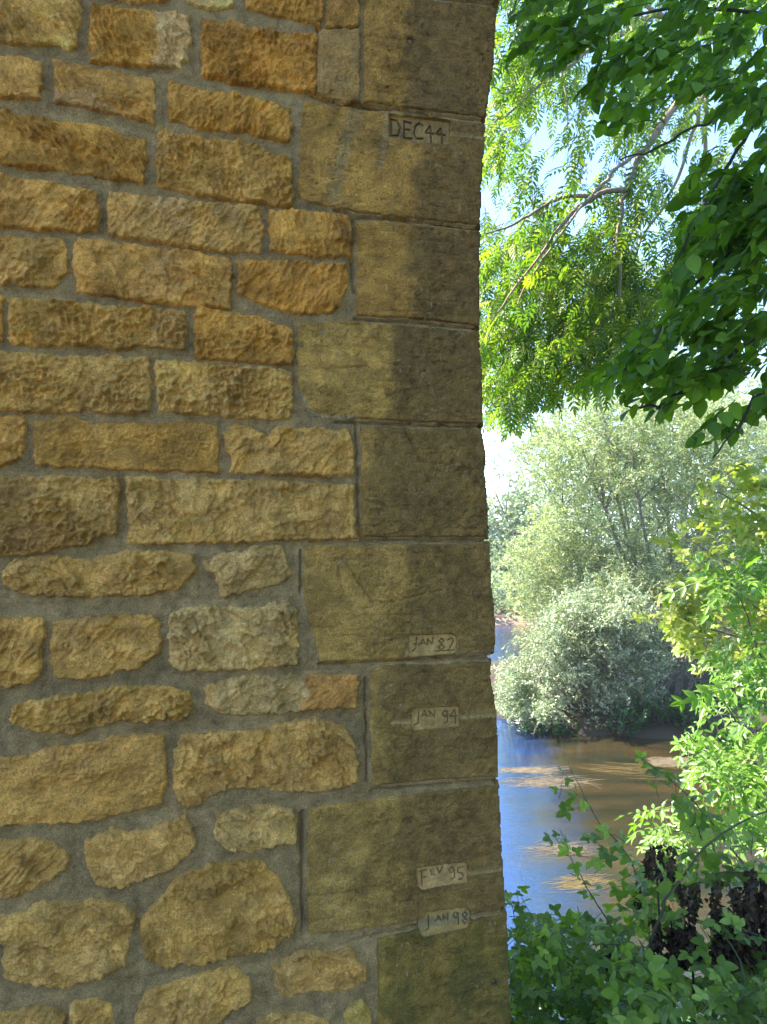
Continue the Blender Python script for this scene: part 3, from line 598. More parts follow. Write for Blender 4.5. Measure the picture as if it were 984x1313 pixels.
# ------------------------------------------------------------------ ground, river, banks, island
def terrain(name, X, Y, Z, mat):
    ny, nx = X.shape; I = np.arange(nx * ny).reshape(ny, nx)
    Q = np.stack([I[:-1, :-1].ravel(), I[:-1, 1:].ravel(), I[1:, 1:].ravel(), I[1:, :-1].ravel()], 1)
    me = new_mesh(name, np.stack([X, Y, Z], -1).reshape(-1, 3), Q, np.full(len(Q), 4), mat); return link(name, me, None, 'structure')
def bank_z(X, Y):
    s = Y - (4.5 + .40 * np.maximum(X, 0) + .15 * np.minimum(X, 0) * 0)
    return np.where(s < 0, WATER_Z * (1 - sstep(0, 3.4, -s)), WATER_Z - .5 * sstep(0, 1.2, s)) + .05 * fbm(X * .9, Y * .9, 4, 3)
gx = np.concatenate([np.linspace(-60, -6, 12), np.linspace(-5.7, 10, 110), np.linspace(11, 60, 20)]); gy = np.concatenate([np.linspace(-60, -4, 12), np.linspace(-3.5, 12, 90), np.linspace(13, 24, 6)])
X, Y = np.meshgrid(gx, gy); terrain('river_bank', X, Y, bank_z(X, Y), M_EARTH)
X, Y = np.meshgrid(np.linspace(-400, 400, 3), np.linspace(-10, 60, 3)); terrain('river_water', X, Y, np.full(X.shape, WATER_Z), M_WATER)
gx = np.concatenate([np.linspace(-900, -60, 12), np.linspace(-50, 60, 70), np.linspace(80, 900, 12)]); gy = np.concatenate([np.linspace(28, 40, 30), np.linspace(50, 1500, 14)])
X, Y = np.meshgrid(gx, gy); sY = Y - 29.8 - .5 * gn(X * .15, X * 0, 4)
terrain('far_bank', X, Y, WATER_Z - .5 + 0.85 * sstep(-.7, .7, sY) + .25 * sstep(1, 14, sY) + .06 * fbm(X * .8, Y * .8, 3, 8) * (Y < 60), M_FARB)
X, Y = np.meshgrid(np.linspace(-900, 900, 40), np.linspace(33.5, 1600, 40)); terrain('meadow_ground', X, Y, np.full(X.shape, WATER_Z + .66) + .1 * gn(X * .02, Y * .02, 2), M_FIELD)
ISL = (5.2, 17.0, 4.0, 3.9)   # centre x, y, half sizes
X, Y = np.meshgrid(np.linspace(0, 16, 110), np.linspace(12, 23, 80))
cxl = np.clip(X, 4.6, 12); rr = np.sqrt(((X - cxl) / 3.0) ** 2 + ((Y - 17.0) / 3.9) ** 2) + .05 * fbm(X * .8, Y * .8, 4, 12)
terrain('river_island', X, Y, WATER_Z - .5 + .75 * sstep(1.15, .9, rr) + .25 * sstep(.9, .2, rr) + .05 * fbm(X * 2.5, Y * 2.5, 3, 4), M_MUD)

# drifting water weed: ribbons combed by the current
def weed(px, py, rpx, rpy, n, L, mat, label, seed, w=.006, ang=0.1, name='water_weed'):
    r = np.random.default_rng(seed); a = r.uniform(0, 2 * math.pi, n); q = np.sqrt(r.random(n)) * (.4 + .6 * r.random(n))
    X_ = px + rpx * q * np.cos(a); Y_ = py + rpy * q * np.sin(a)
    _, b = ray(X_, Y_); D = (WATER_Z - EYE[2]) / b; base = P(X_, Y_, D); base[:, 2] = WATER_Z
    S = 7; Vt = []; 
    th = ang + r.normal(0, .13, n); ll = L * r.uniform(.4, 1.3, n); cv = r.normal(0, .35, n); ww = w * r.uniform(.5, 1.5, n); zz = .001 + .004 * r.random(n)
    out = np.zeros((n, S, 2, 3)); x = base[:, 0].copy(); y = base[:, 1].copy(); t = th.copy()
    for k in range(S):
        nx_, ny_ = -np.sin(t), np.cos(t); f = ww * (1 - .8 * abs(k / (S - 1) - .4))
        for s, g in enumerate((-1, 1)):
            out[:, k, s, 0] = x + g * nx_ * f; out[:, k, s, 1] = y + g * ny_ * f; out[:, k, s, 2] = WATER_Z + zz * math.sin(math.pi * (k + .3) / S) 
        x = x + np.cos(t) * ll / S; y = y + np.sin(t) * ll / S; t = t + cv / S + r.normal(0, .12, n)
    I = np.arange(n * S * 2).reshape(n, S, 2)
    Q = np.stack([I[:, :-1, 0], I[:, 1:, 0], I[:, 1:, 1], I[:, :-1, 1]], -1).reshape(-1, 4)
    o = link(name, new_mesh(name, out.reshape(-1, 3), Q, np.full(len(Q), 4), mat), None, 'stuff'); tag(o, label, 'water weed')
weed(690, 1003, 70, 10, 180, .45, M_WEEDP, 'pale brown weed drift on the water beside the pier edge', 1, .0045)
weed(665, 988, 40, 5, 150, .5, M_WEEDP, 'thin weed wisps on the water above the pale drift', 2, .006)
weed(850, 977, 36, 7, 220, .40, M_WEEDP, 'reddish weed mat floating below the dark island bank', 3, .008)
weed(790, 985, 70, 16, 40, .9, M_WEED, 'long amber weed streaks trailing in the brown shallows', 4, .004, -.2)
weed(730, 1133, 46, 14, 150, .34, M_WEED, 'golden weed tangle on blue water behind the bramble tips', 5, .0026)
weed(705, 1090, 52, 12, 130, .35, M_WEEDP, 'scattered weed strands on blue water above the golden tangle', 6, .003)

# ------------------------------------------------------------------ vegetation
def tubes(name, lines, mat, parent, sides=5, kind=None):
    VV = []; QQ = []; off = 0
    for pts, rad in lines:
        pts = np.asarray(pts, float); n = len(pts); rad = np.asarray(rad, float)
        t = norm(np.gradient(pts, axis=0)); ref = np.array([.3, .9, .2]); a = norm(np.cross(t, ref)); b = np.cross(t, a)
        th = np.arange(sides) * 2 * math.pi / sides
        ring = pts[:, None] + rad[:, None, None] * (np.cos(th)[None, :, None] * a[:, None] + np.sin(th)[None, :, None] * b[:, None])
        VV.append(ring.reshape(-1, 3)); I = off + np.arange(n * sides).reshape(n, sides); J = np.roll(I, -1, 1)
        QQ.append(np.stack([I[:-1], J[:-1], J[1:], I[1:]], -1).reshape(-1, 4)); off += n * sides
    V_ = np.concatenate(VV); Q = np.concatenate(QQ)
    V_ = V_ - (np.array(parent.location) if parent is not None else 0)
    return link(name, new_mesh(name, V_, Q, np.full(len(Q), 4), mat), parent, kind)
def curve(ctrl, n=16, wob=0., seed=0):
    """Catmull-Rom through control points"""
    c = np.asarray(ctrl, float); 
    if len(c) == 2: c = np.array([c[0], (c[0] + c[1]) / 2, c[1]])
    c = np.concatenate([[2 * c[0] - c[1]], c, [2 * c[-1] - c[-2]]]); m = len(c) - 3; out = []
    for t in np.linspace(0, m - 1e-6, n):
        i = int(t); f = t - i; p0, p1, p2, p3 = c[i:i + 4]
        out.append(.5 * (2 * p1 + (p2 - p0) * f + (2 * p0 - 5 * p1 + 4 * p2 - p3) * f * f + (3 * p1 - p0 - 3 * p2 + p3) * f ** 3))
    out = np.array(out)
    if wob:
        r = np.random.default_rng(seed); L = np.linalg.norm(out[-1] - out[0]); j = r.normal(0, wob * L, out.shape); j[0] = 0; out = out + j * .3 + np.cumsum(j, 0) * .1
    return out
def limb(pxs, D0, D1, r0, r1, n=16, wob=.012, seed=0):
    d = np.linspace(D0, D1, len(pxs)); c = np.array([P(a, b, dd) for (a, b), dd in zip(pxs, d)])
    L = curve(c, n, wob, seed); return L, np.linspace(r0, r1, n)

# leaf templates: y = length (1), x = width, z = up
def T_oval(w=.32, fold=.07, curl=.12):
    y = [0, .10, .26, .46, .66, .85, 1.0]; ww = [0, .58, .95, 1., .80, .42, 0]; n = 7
    V_ = [(0, y[k], -curl * y[k] ** 2 - (fold * .45 if 0 < k < n - 1 else 0)) for k in range(n)]
    for s in (-1, 1):
        for k in range(1, n - 1): V_.append((s * w * ww[k], y[k] + .02, -curl * y[k] ** 2 + fold * ww[k] * (1 if k % 2 else .75)))
    fs = []
    for s in range(2):
        o = n + s * (n - 2); A = [(0, 1, o)] + [(k, k + 1, o + k, o + k - 1) for k in range(1, n - 2)] + [(n - 2, n - 1, o + n - 3)]
        for f in A: fs.append(f if s else tuple(reversed(f)))
    return np.array(V_), fs
def T_lance(w=.17, fold=.05):
    return np.array([(0, 0, 0), (w, .42, fold), (0, 1, -.06), (-w, .42, fold)]), [(0, 1, 2), (0, 2, 3)]
def T_lance4(w=.2):
    return np.array([(0, 0, 0), (w, .35, .05), (w * .7, .7, .03), (0, 1, -.08), (-w * .7, .7, .03), (-w, .35, .05)]), [(0, 1, 2, 3), (0, 3, 4, 5)]
def compose(parts):
    V_ = []; fs = []; o = 0
    for (tv, tf), (ox, oy, oz), ang, sc, tilt in parts:
        c, s = math.cos(ang), math.sin(ang); q = tv * sc; z = q[:, 2] + tilt * q[:, 1]
        x = q[:, 0] * c + q[:, 1] * s; y = -q[:, 0] * s + q[:, 1] * c
        V_.append(np.stack([x + ox, y + oy, z + oz], 1)); fs += [tuple(i + o for i in f) for f in tf]; o += len(tv)
    return np.concatenate(V_), fs
def T_pinnate(pairs=4, leaf=.36, w=.17, droop=.25, lt=None):
    lt = lt or T_lance4(w); ps = []
    for k in range(pairs):
        y = .18 + .66 * k / max(pairs - 1, 1); z = -droop * y * y
        for s in (-1, 1): ps.append((lt, (0, y, z), s * (1.15 - .12 * k), leaf * (1 - .1 * abs(k - pairs * .45)), -.15))
    ps.append((lt, (0, .86, -droop * .74), 0, leaf * 1.05, -.5))
    V_, fs = compose(ps); o = len(V_)
    rz = np.array([(-.008, 0, 0), (.008, 0, 0), (.006, .5, -droop * .25), (-.006, .5, -droop * .25), (.004, .9, -droop * .8), (-.004, .9, -droop * .8)])
    return np.concatenate([V_, rz]), fs + [(o, o + 1, o + 2, o + 3), (o + 3, o + 2, o + 4, o + 5)]
def T_tri(w=.36, side=.75):
    ov = T_oval(w, .06, .1); V_, fs = compose([(ov, (0, .38, 0), 0, .62, -.1), (ov, (0, .33, 0), 1.35, .62 * side, -.1), (ov, (0, .33, 0), -1.35, .62 * side, -.1)]); o = len(V_)
    return np.concatenate([V_, [(-.012, 0, 0), (.012, 0, 0), (.008, .4, 0), (-.008, .4, 0)]]), fs + [(o, o + 1, o + 2, o + 3)]

def leaves(parent, tmpl, pos, d, nrm, sc, mat, seed, single=0, name='leaf', cloud='foliage'):
    tv, tf = tmpl; r = np.random.default_rng(seed)
    y = norm(d); x = norm(np.cross(y, nrm)); z = np.cross(x, y)
    idx = np.arange(len(pos)); pick = np.array([], int)
    if single:
        f = idx[in_frame(pos)]; pick = f[np.argsort(pos[f, 1] / sc[f])[:single]]
        tm = new_mesh(name, tv, [i for q in tf for i in q], [len(q) for q in tf], mat)
        M = np.zeros((len(pos), 4, 4)); loc = pos - np.array(parent.location)
        M[:, :3, 0] = x * sc[:, None]; M[:, :3, 1] = y * sc[:, None]; M[:, :3, 2] = z * sc[:, None]; M[:, :3, 3] = loc; M[:, 3, 3] = 1
        from mathutils import Matrix
        for i in pick:
            o = bpy.data.objects.new(name, tm); COL.objects.link(o); o.parent = parent; o.matrix_local = Matrix(M[i].tolist())
    rest = np.setdiff1d(idx, pick)
    if len(rest) == 0: return
    Pp, X_, Y_, Z_, S_ = pos[rest], x[rest], y[rest], z[rest], sc[rest]
    V_ = Pp[:, None] + S_[:, None, None] * (tv[None, :, 0:1] * X_[:, None] + tv[None, :, 1:2] * Y_[:, None] + tv[None, :, 2:3] * Z_[:, None])
    V_ = V_ - np.array(parent.location)
    n, m = len(rest), len(tv); fl = np.array([i for q in tf for i in q]); sz = np.array([len(q) for q in tf])
    FL = (fl[None] + (np.arange(n) * m)[:, None]).ravel()
    link(cloud, new_mesh(cloud, V_.reshape(-1, 3), FL, np.tile(sz, n), mat, rnd=np.repeat(r.random(n), m)), parent, 'stuff')

def inpoly(poly, n, r, gaps=(), gapk=.85):
    p = np.array(poly, float); lo, hi = p.min(0), p.max(0); out = np.zeros((0, 2))
    while len(out) < n:
        q = r.uniform(lo, hi, (n * 3, 2)); k = polydist(p, q[:, 0], q[:, 1]) > 0
        for (cx, cy, rx, ry) in gaps: k &= ~((((q[:, 0] - cx) / rx) ** 2 + ((q[:, 1] - cy) / ry) ** 2 < 1) & (r.random(len(q)) < gapk))
        out = np.concatenate([out, q[k]])
    return out[:n]
def twigs(tips, dirs, lens, k, lsize, r, side=.8, droop=.25, up=(0, 0, 1), upj=.45, ljit=.25, hang=.1):
    """tips: twig end points; leaves alternate along each twig. Returns leaf arrays and twig lines"""
    n = len(tips); s = (np.arange(k) + .6) / k
    base = tips - dirs * lens[:, None] + np.array([0, 0, 1.]) * (droop * lens)[:, None]
    def at(t): return base[:, None] + (dirs * lens[:, None])[:, None] * t[None, :, None] - np.array([0, 0, 1.]) * (droop * lens)[:, None, None] * (t ** 2)[None, :, None]
    pos = at(s); U_ = norm(np.array(up)[None] + r.normal(0, upj * .6, (n, 3)))
    sv = norm(np.cross(dirs, U_)); sg = np.where(np.arange(k) % 2, 1., -1.)
    tend = np.clip(1.25 - s, .0, 1) * side
    d = dirs[:, None] * .62 + sv[:, None] * (sg * tend)[None, :, None] + r.normal(0, ljit, (n, k, 3)) - np.array([0, 0, hang])
    nr = U_[:, None] + r.normal(0, upj, (n, k, 3))
    sc = lsize * r.uniform(.65, 1.15, (n, k))
    t = np.linspace(0, 1, 4); ln = at(t)
    return pos.reshape(-1, 3), norm(d.reshape(-1, 3)), norm(nr.reshape(-1, 3)), sc.ravel(), ln
def twig_tubes(lines, r0, mat, parent, name='twigs', sides=3):
    n, m, _ = lines.shape; rad = np.linspace(r0, r0 * .35, m)
    return tubes(name, [(l, rad) for l in lines], mat, parent, sides, 'stuff')

# --- ash tree hanging over the water behind the pier
ash = thing('ash_tree', 'tall ash tree with feathery yellow green leaves hanging above the river beside the pier', 'tree', (6.2, 7.4, bank_z(np.array(6.2), np.array(7.4))))
r = np.random.default_rng(11)
tb = np.array(ash.location); top = P(1010, -60, 5.7)
tubes('trunk', [(curve([tb - [0, 0, .2], tb + [-.1, 0, 2.5], (tb + top) / 2 + [.9, .4, .6], top], 20, .004, 1), np.linspace(.24, .10, 20))], M_ASHB, ash, 10)
ASHL = [
 ([(1010,-60),(930,60),(861,144),(827,190),(815,217),(804,243),(796,270),(794,330),(796,400)], 5.7, 5.5, .034, .009),
 ([(804,243),(773,247),(751,262),(720,289),(697,323),(660,370),(640,400)], 5.5, 5.2, .022, .005),
 ([(754,251),(724,253),(690,270),(652,293),(625,300)], 5.5, 5.2, .017, .005),
 ([(827,192),(792,213),(770,239),(747,266),(700,330),(665,390)], 5.5, 5.2, .016, .005),
 ([(903,60),(905,120),(903,175),(901,243),(899,293)], 6.9, 6.8, .022, .018),
 ([(905,90),(891,163),(876,209),(853,262),(827,304),(800,370),(790,430)], 6.8, 6.4, .020, .006),
 ([(905,120),(876,163),(848,194)], 6.6, 6.4, .018, .010),
 ([(827,304),(777,300),(735,323),(700,370),(680,440)], 6.5, 6.0, .017, .005),
 ([(930,60),(850,20),(790,50),(720,90),(660,140),(630,160)], 6.6, 5.8, .028, .006),
 ([(850,20),(790,-10),(720,0),(660,40)], 6.4, 5.9, .022, .006),
 ([(720,90),(727,130),(728,165)], 5.9, 5.8, .007, .004),
 ([(794,330),(770,380),(740,440),(715,500)], 6.3, 6.0, .014, .004),
 ([(697,323),(680,360),(650,450)], 6.0, 5.8, .009, .004)]
for k, (pp, a, b, r0, r1) in enumerate(ASHL): tubes('branch', [limb(pp, a, b, r0, r1, 22, .010, k)], M_ASHB, ash, 7)
ash_gaps = [(687,195,26,48),(765,215,28,30),(733,330,36,24),(700,260,22,16),(640,290,25,30),(622,130,16,50),(655,555,20,16),(725,305,18,14)]
q = np.concatenate([
 inpoly([(590,-60),(860,-60),(900,120),(900,420),(800,500),(745,515),(700,530),(665,548),(600,550)], 400, r, ash_gaps, .93),
 inpoly([(600,330),(760,300),(850,380),(820,470),(745,510),(700,530),(665,545),(600,548)], 280, r, [(733,330,30,20)], .8),
 inpoly([(600,-40),(720,-40),(700,130),(600,190)], 60, r, ash_gaps, .9),
 inpoly([(860,-60),(1250,-60),(1150,350),(880,420)], 170, r)])
D = r.uniform(5.3, 7.6, len(q)); tips = P(q[:, 0], q[:, 1], D)
dirs = norm(np.stack([-.55 + r.normal(0, .35, len(q)), r.normal(-.1, .4, len(q)), -.75 + r.normal(0, .25, len(q))], 1))
lp, ld, ln_, ls, tl = twigs(tips, dirs, r.uniform(.25, .5, len(q)), 6, .205, r, .8, .1, upj=.55, ljit=.35, hang=.3)
leaves(ash, T_pinnate(5, .36, .16, .22), lp, ld, ln_, ls, M_ASH, 1, single=300)
twig_tubes(tl, .0035, M_ASHB, ash)
for (cx, cy, nn) in ((747, 213, 60), (807, 205, 30)):   # bunches of reddish keys
    c = P(cx, cy, 6.0); o = c + r.normal(0, 1, (nn, 3)) * np.array([.03, .03, .07])
    dd = norm(np.stack([r.normal(0, .3, nn), r.normal(0, .3, nn), -np.ones(nn)], 1))
    leaves(ash, T_lance(.12), o, dd, norm(r.normal(0, 1, (nn, 3))), np.full(nn, .045), M_KEYS, 3, cloud='seed_bunch')

# --- dark broad-leaved tree, near, in the pier's shade
dk = thing('dogwood_tree', 'dark green broad leaved tree overhanging from the upper right, nearest the camera', 'tree', (3.2, 2.6, bank_z(np.array(3.2), np.array(2.6))))
r = np.random.default_rng(21); tb = np.array(dk.location)
tubes('trunk', [(curve([tb - [0, 0, .2], tb + [.05, 0, 1.2], tb + [-.1, .1, 2.6], tb + [-.3, .2, 4.2]], 16, .004, 2), np.linspace(.11, .05, 16))], M_DARKB, dk, 9)
DKL = [([(1330,120),(1150,60),(984,20),(860,10),(760,30),(690,50),(650,80)], 3.3, 3.0, .012, .002),
 ([(1330,200),(1150,170),(984,130),(900,160),(840,190),(800,200)], 3.2, 2.8, .010, .003),
 ([(1330,260),(1150,260),(1050,260),(960,310),(900,360),(850,420),(800,480),(750,490)], 3.2, 2.7, .013, .003),
 ([(1330,330),(1150,380),(1040,400),(960,440),(900,490),(840,520),(800,525)], 3.2, 2.8, .018, .003),
 ([(1330,420),(1150,450),(1050,470),(984,500),(950,545),(915,590)], 3.1, 2.7, .014, .0025),
 ([(1330,-60),(1150,-80),(984,-60),(850,-50),(750,-30)], 3.5, 3.2, .02, .003),
 ([(984,130),(940,200),(905,260),(870,330)], 3.1, 3.0, .010, .003), ([(1040,400),(984,300),(930,270),(880,290)], 3.2, 3.0, .010, .003)]
for k, (pp, a, b, r0, r1) in enumerate(DKL): tubes('branch', [limb(pp, a, b, r0, r1, 22, .008, 50 + k)], M_DARKB, dk, 6)
regs = [([(680,-60),(1020,-60),(1020,110),(880,125),(800,110),(740,85),(690,60),(655,55),(650,20)], 150),
 ([(650,15),(760,15),(735,75),(700,105),(650,75)], 20),
 ([(745,90),(880,80),(870,130),(800,160),(775,175),(755,130)], 26),
 ([(860,110),(1020,110),(1020,330),(880,330),(920,250),(960,180),(900,150)], 105),
 ([(880,230),(1020,200),(1020,470),(900,510),(850,500),(790,500),(770,480),(830,420),(855,350)], 180),
 ([(735,488),(780,470),(840,490),(835,525),(790,530)], 14), ([(840,480),(920,480),(940,520),(860,530),(830,535)], 12),
 ([(960,480),(1020,480),(1020,600),(985,590),(960,550)], 14), ([(890,560),(930,545),(945,575),(905,592)], 5),
 ([(1020,-60),(1400,-60),(1400,550),(1020,600)], 150)]
q = np.concatenate([inpoly(a, n, r, [(830,125,24,28),(775,62,14,12),(915,140,12,10),(888,108,10,8),(960,190,14,12)], .8) for a, n in regs])
D = r.uniform(2.45, 3.7, len(q)); tips = P(q[:, 0], q[:, 1], D)
dirs = norm(np.stack([-.85 + r.normal(0, .25, len(q)), r.normal(-.15, .35, len(q)), -.5 + r.normal(0, .22, len(q))], 1))
lp, ld, ln_, ls, tl = twigs(tips, dirs, r.uniform(.15, .30, len(q)), 8, .078, r, .85, .1, upj=.42, ljit=.25, hang=.28)
leaves(dk, T_oval(.31, .06, .16), lp, ld, ln_, ls, M_DARK, 2, single=300)
twig_tubes(tl, .0022, M_DARKB, dk)
r = np.random.default_rng(22); n = 420     # crown extended out of view over and behind the camera, to block sky light
a = norm(r.normal(0, 1, (n, 3))) * (r.random(n) ** .4)[:, None] * np.array([2.0, 3.0, 2.6]) + np.array([3.4, .3, 3.6])
a = a[(a[:, 0] > .9) & (a[:, 2] > .4) & ~((a[:, 1] > 1.2) & (a[:, 0] < a[:, 1] * .56))]
lp, ld, ln_, ls, tl = twigs(a, norm(np.stack([r.normal(-.5, .5, len(a)), r.normal(0, .6, len(a)), r.normal(-.3, .4, len(a))], 1)), r.uniform(.3, .5, len(a)), 8, .15, r, .85, .1)
leaves(dk, T_oval(.31, .06, .16), lp, ld, ln_, ls, M_DARK, 23)

for k, (x, y, hh, rr_, lab) in enumerate([(5.5, -3.5, 8., 3.3, 'broad added tree on the near bank, unseen at the right, blocking sky light'), (6.0, -8., 9., 3.6, 'tall added tree standing well behind the camera, blocking sky light'), (9., .5, 8., 3.2, 'round added tree at the water downstream, unseen, blocking sky light')]):  # unseen trees added to block sky light on the wall from the right
    b = np.array([x, y, float(bank_z(np.array(x), np.array(y)))]); t = thing('light_blocking_tree', lab, 'tree', b, 'added trees blocking sky light'); r = np.random.default_rng(600 + k)
    tubes('trunk', [(curve([b - [0, 0, .3], b + [.1, .1, hh * .4], b + [0, 0, hh * .85]], 12, .006, k), np.linspace(.22, .06, 12))], M_DARKB, t, 8)
    n = 750; a = norm(r.normal(0, 1, (n, 3))) * (r.random(n) ** .4)[:, None] * np.array([rr_, rr_, hh * .48]) + b + [0, 0, hh * .55]
    a = a[~((a[:, 1] > 1.) & (a[:, 0] < a[:, 1] * .6))]
    lp, ld, ln_, ls, tl = twigs(a, norm(r.normal(0, 1, (len(a), 3))), np.full(len(a), .7), 8, .28, r); leaves(t, T_lance4(.3), lp, ld, ln_, ls, M_DARK, 610 + k)

# --- willow and shrubs on the island
def small_crown(parent, polys, D0, D1, nt, k, lsize, mat, seed, tmpl, dirm=(-.1, -.1, .3), dj=.5, tl_=.5, droop=.25, gaps=(), wood=None, r0=.004, gapk=.85):
    r = np.random.default_rng(seed); tot = sum(p[1] for p in polys)
    q = np.concatenate([inpoly(p, max(4, int(nt * w / tot)), r, gaps, gapk) for p, w in polys]); cl = gn(q[:, 0] / 26, q[:, 1] / 22, seed) + .5 * gn(q[:, 0] / 11, q[:, 1] / 11, seed + 1); q = q[(cl > -.15) | (r.random(len(q)) < .45)]; cl = gn(q[:, 0] / 38, q[:, 1] / 30, seed + 2)
    D = (D0 + D1) / 2 - (D1 - D0) * (.35 * cl) + (D1 - D0) * r.uniform(-.35, .35, len(q)); q = q + r.normal(0, 5, q.shape); tips = P(q[:, 0], q[:, 1], D)
    dirs = norm(np.array(dirm)[None] + r.normal(0, dj, (len(q), 3)))
    lp, ld, ln_, ls, tl = twigs(tips, dirs, tl_ * r.uniform(.5, 1.2, len(q)), k, lsize, r, .8, droop, upj=.6, ljit=.4, hang=.1)
    leaves(parent, tmpl, lp, ld, ln_, ls, mat, seed)
    if wood is not None: twig_tubes(tl, r0, wood, parent)
wz = WATER_Z + .35
wil = thing('willow_tree', 'large pale green willow tree with several leaning stems on the island', 'tree', (6.3, 17.2, wz))
WT = [([(842,800),(846,751),(834,717),(820,640),(812,570)], .075), ([(828,800),(815,747),(800,713),(770,640),(740,560)], .085), ([(835,805),(827,743),(815,717),(795,650),(780,560),(775,520)], .06),
      ([(850,805),(860,740),(857,667),(842,568),(838,500)], .075), ([(857,810),(885,730),(905,650),(930,560)], .07), ([(820,800),(780,730),(740,680),(700,620)], .05)]
for k, (pp, rr_) in enumerate(WT): tubes('trunk', [limb([(pp[0][0], 885)] + pp, 16.6 + .25 * k, 16.2 + .3 * k, rr_, .02, 18, .01, 80 + k)], M_WILB, wil, 7)
r = np.random.default_rng(31); bl = []
for k in range(60):
    pp = WT[k % 6][0]; t = r.uniform(.3, .95); i = int(t * (len(pp) - 1)); f = t * (len(pp) - 1) - i
    a = np.array(pp[i]) * (1 - f) + np.array(pp[min(i + 1, len(pp) - 1)]) * f; an = r.uniform(-2.6, -.5); L_ = r.uniform(40, 110)
    b = a + L_ * np.array([math.cos(an), math.sin(an)]); D_ = 16.5 + .2 * (k % 6)
    bl.append((curve([P(a[0], a[1], D_), P(*((a + b) / 2 + [0, -8]), D_ + r.normal(0, .4)), P(b[0], b[1], D_ + r.normal(0, .9))], 7), np.linspace(.022, .006, 7)))
tubes('branches', bl, M_WILB, wil, 4, 'stuff')
small_crown(wil, [([(720,520),(760,495),(840,500),(1000,510),(1080,540),(1080,720),(960,760),(880,770),(700,740),(690,650),(665,560),(680,545)], 10), ([(700,560),(860,500),(960,520),(960,640),(720,640)], 3),
   ([(655,570),(700,540),(720,600),(690,640)], .4), ([(648,700),(715,640),(780,770),(700,800),(655,790)], 2.6), ([(745,740),(900,730),(900,800),(820,810)], 1.5), ([(690,680),(820,690),(960,700),(1000,790),(860,800),(700,790)], 5)], 15.0, 18.4, 9800, 16, .085, M_WIL, 41, T_lance(.2), (-.05, 0, .5), .5, .55, .3, wood=M_WILB, r0=.004,
   gaps=[(700,600,12,20),(790,545,10,8),(740,600,10,10),(905,560,10,8),(690,690,14,10),(770,690,16,8),(800,650,9,7)], gapk=.8)
sil = thing('silver_willow_shrub', 'rounded silver leaved willow bush overhanging the water at the island edge', 'shrub', (3.6, 14.2, wz - .1))
r = np.random.default_rng(33)
st = [(limb([(760 + r.normal(0, 25), 925), (750 + r.normal(0, 40), 870), (700 + 150 * r.random(), 790 + 30 * r.random())], 14.2, 14.2 + r.normal(0, .6), .03, .006, 10, .02, k)) for k in range(22)]
tubes('stem', st, M_WILB, sil, 4)
small_crown(sil, [([(648,870),(672,815),(705,780),(760,765),(820,790),(850,850),(840,900),(780,915),(720,935),(660,930),(636,900)], 4), ([(690,800),(790,775),(800,850),(720,880)], 2), ([(640,860),(670,860),(700,930),(645,915)], 1), ([(710,790),(730,755),(800,750),(850,780),(850,860),(760,830)], 1.2)],
   13.0, 15.2, 4600, 15, .072, M_SIL, 43, T_lance(.22), (-.25, -.2, .25), .5, .4, .3, wood=M_WILB, r0=.003)
sh2 = thing('green_shrub', 'dull green bushy shrub between the silver willow and the box elder', 'shrub', (5.6, 14.6, wz))
tubes('stem', [(limb([(870 + r.normal(0, 20), 925), (880 + r.normal(0, 25), 880), (830 + 110 * r.random(), 790 + 40 * r.random())], 14.7, 14.7 + r.normal(0, .4), .028, .006, 10, .03, k)) for k in range(20)], M_WILB, sh2, 4)
small_crown(sh2, [([(800,780),(870,760),(960,770),(970,850),(960,900),(900,870),(850,850),(800,840)], 3), ([(760,740),(880,740),(900,790),(780,800)], 2)], 14.2, 15.6, 1900, 14, .065, M_WIL, 44, T_lance(.22), (-.1, -.1, .4), .5, .38, .2, wood=M_WILB)
lowp = thing('bank_nettles', 'low dark green nettle patch at the foot of the island shrubs', 'nettles', (4.7, 13.3, wz - .2))
small_crown(lowp, [([(785,905),(830,890),(890,895),(910,930),(860,940),(800,938)], 3), ([(660,925),(720,930),(780,928),(800,940),(700,944)], .8)], 13.0, 13.8, 420, 10, .075, leaf_material('nettle_leaf', [(.03,.08,.03),(.045,.11,.04),(.06,.13,.05)]), 45, T_oval(.3), (0, 0, .9), .4, .28, .1)
lean = thing('leaning_tree', 'slender leaning tree with sparse bluish leaves beside the pier edge', 'tree', (3.6, 18.6, wz))
LT = [([(700,800),(690,758),(667,701),(648,663),(625,600)], .06), ([(667,701),(640,680),(600,660)], .025), ([(690,758),(650,735),(620,720)], .022), ([(648,663),(655,610),(662,570)], .02), ([(680,730),(700,680),(705,640)], .02)]
for k, (pp, rr_) in enumerate(LT): tubes('trunk' if k == 0 else 'branch', [limb(pp, 18.6, 18.6 + .1 * k, rr_, .008, 12, .01, 90 + k)], M_WILB, lean, 5)
small_crown(lean, [([(590,570),(640,560),(680,590),(700,650),(690,740),(640,760),(590,740)], 1)], 17.8, 19.4, 420, 12, .09, M_FAR, 46, T_lance(.22), (-.2, 0, .3), .6, .5, .3, wood=M_WILB, r0=.004)
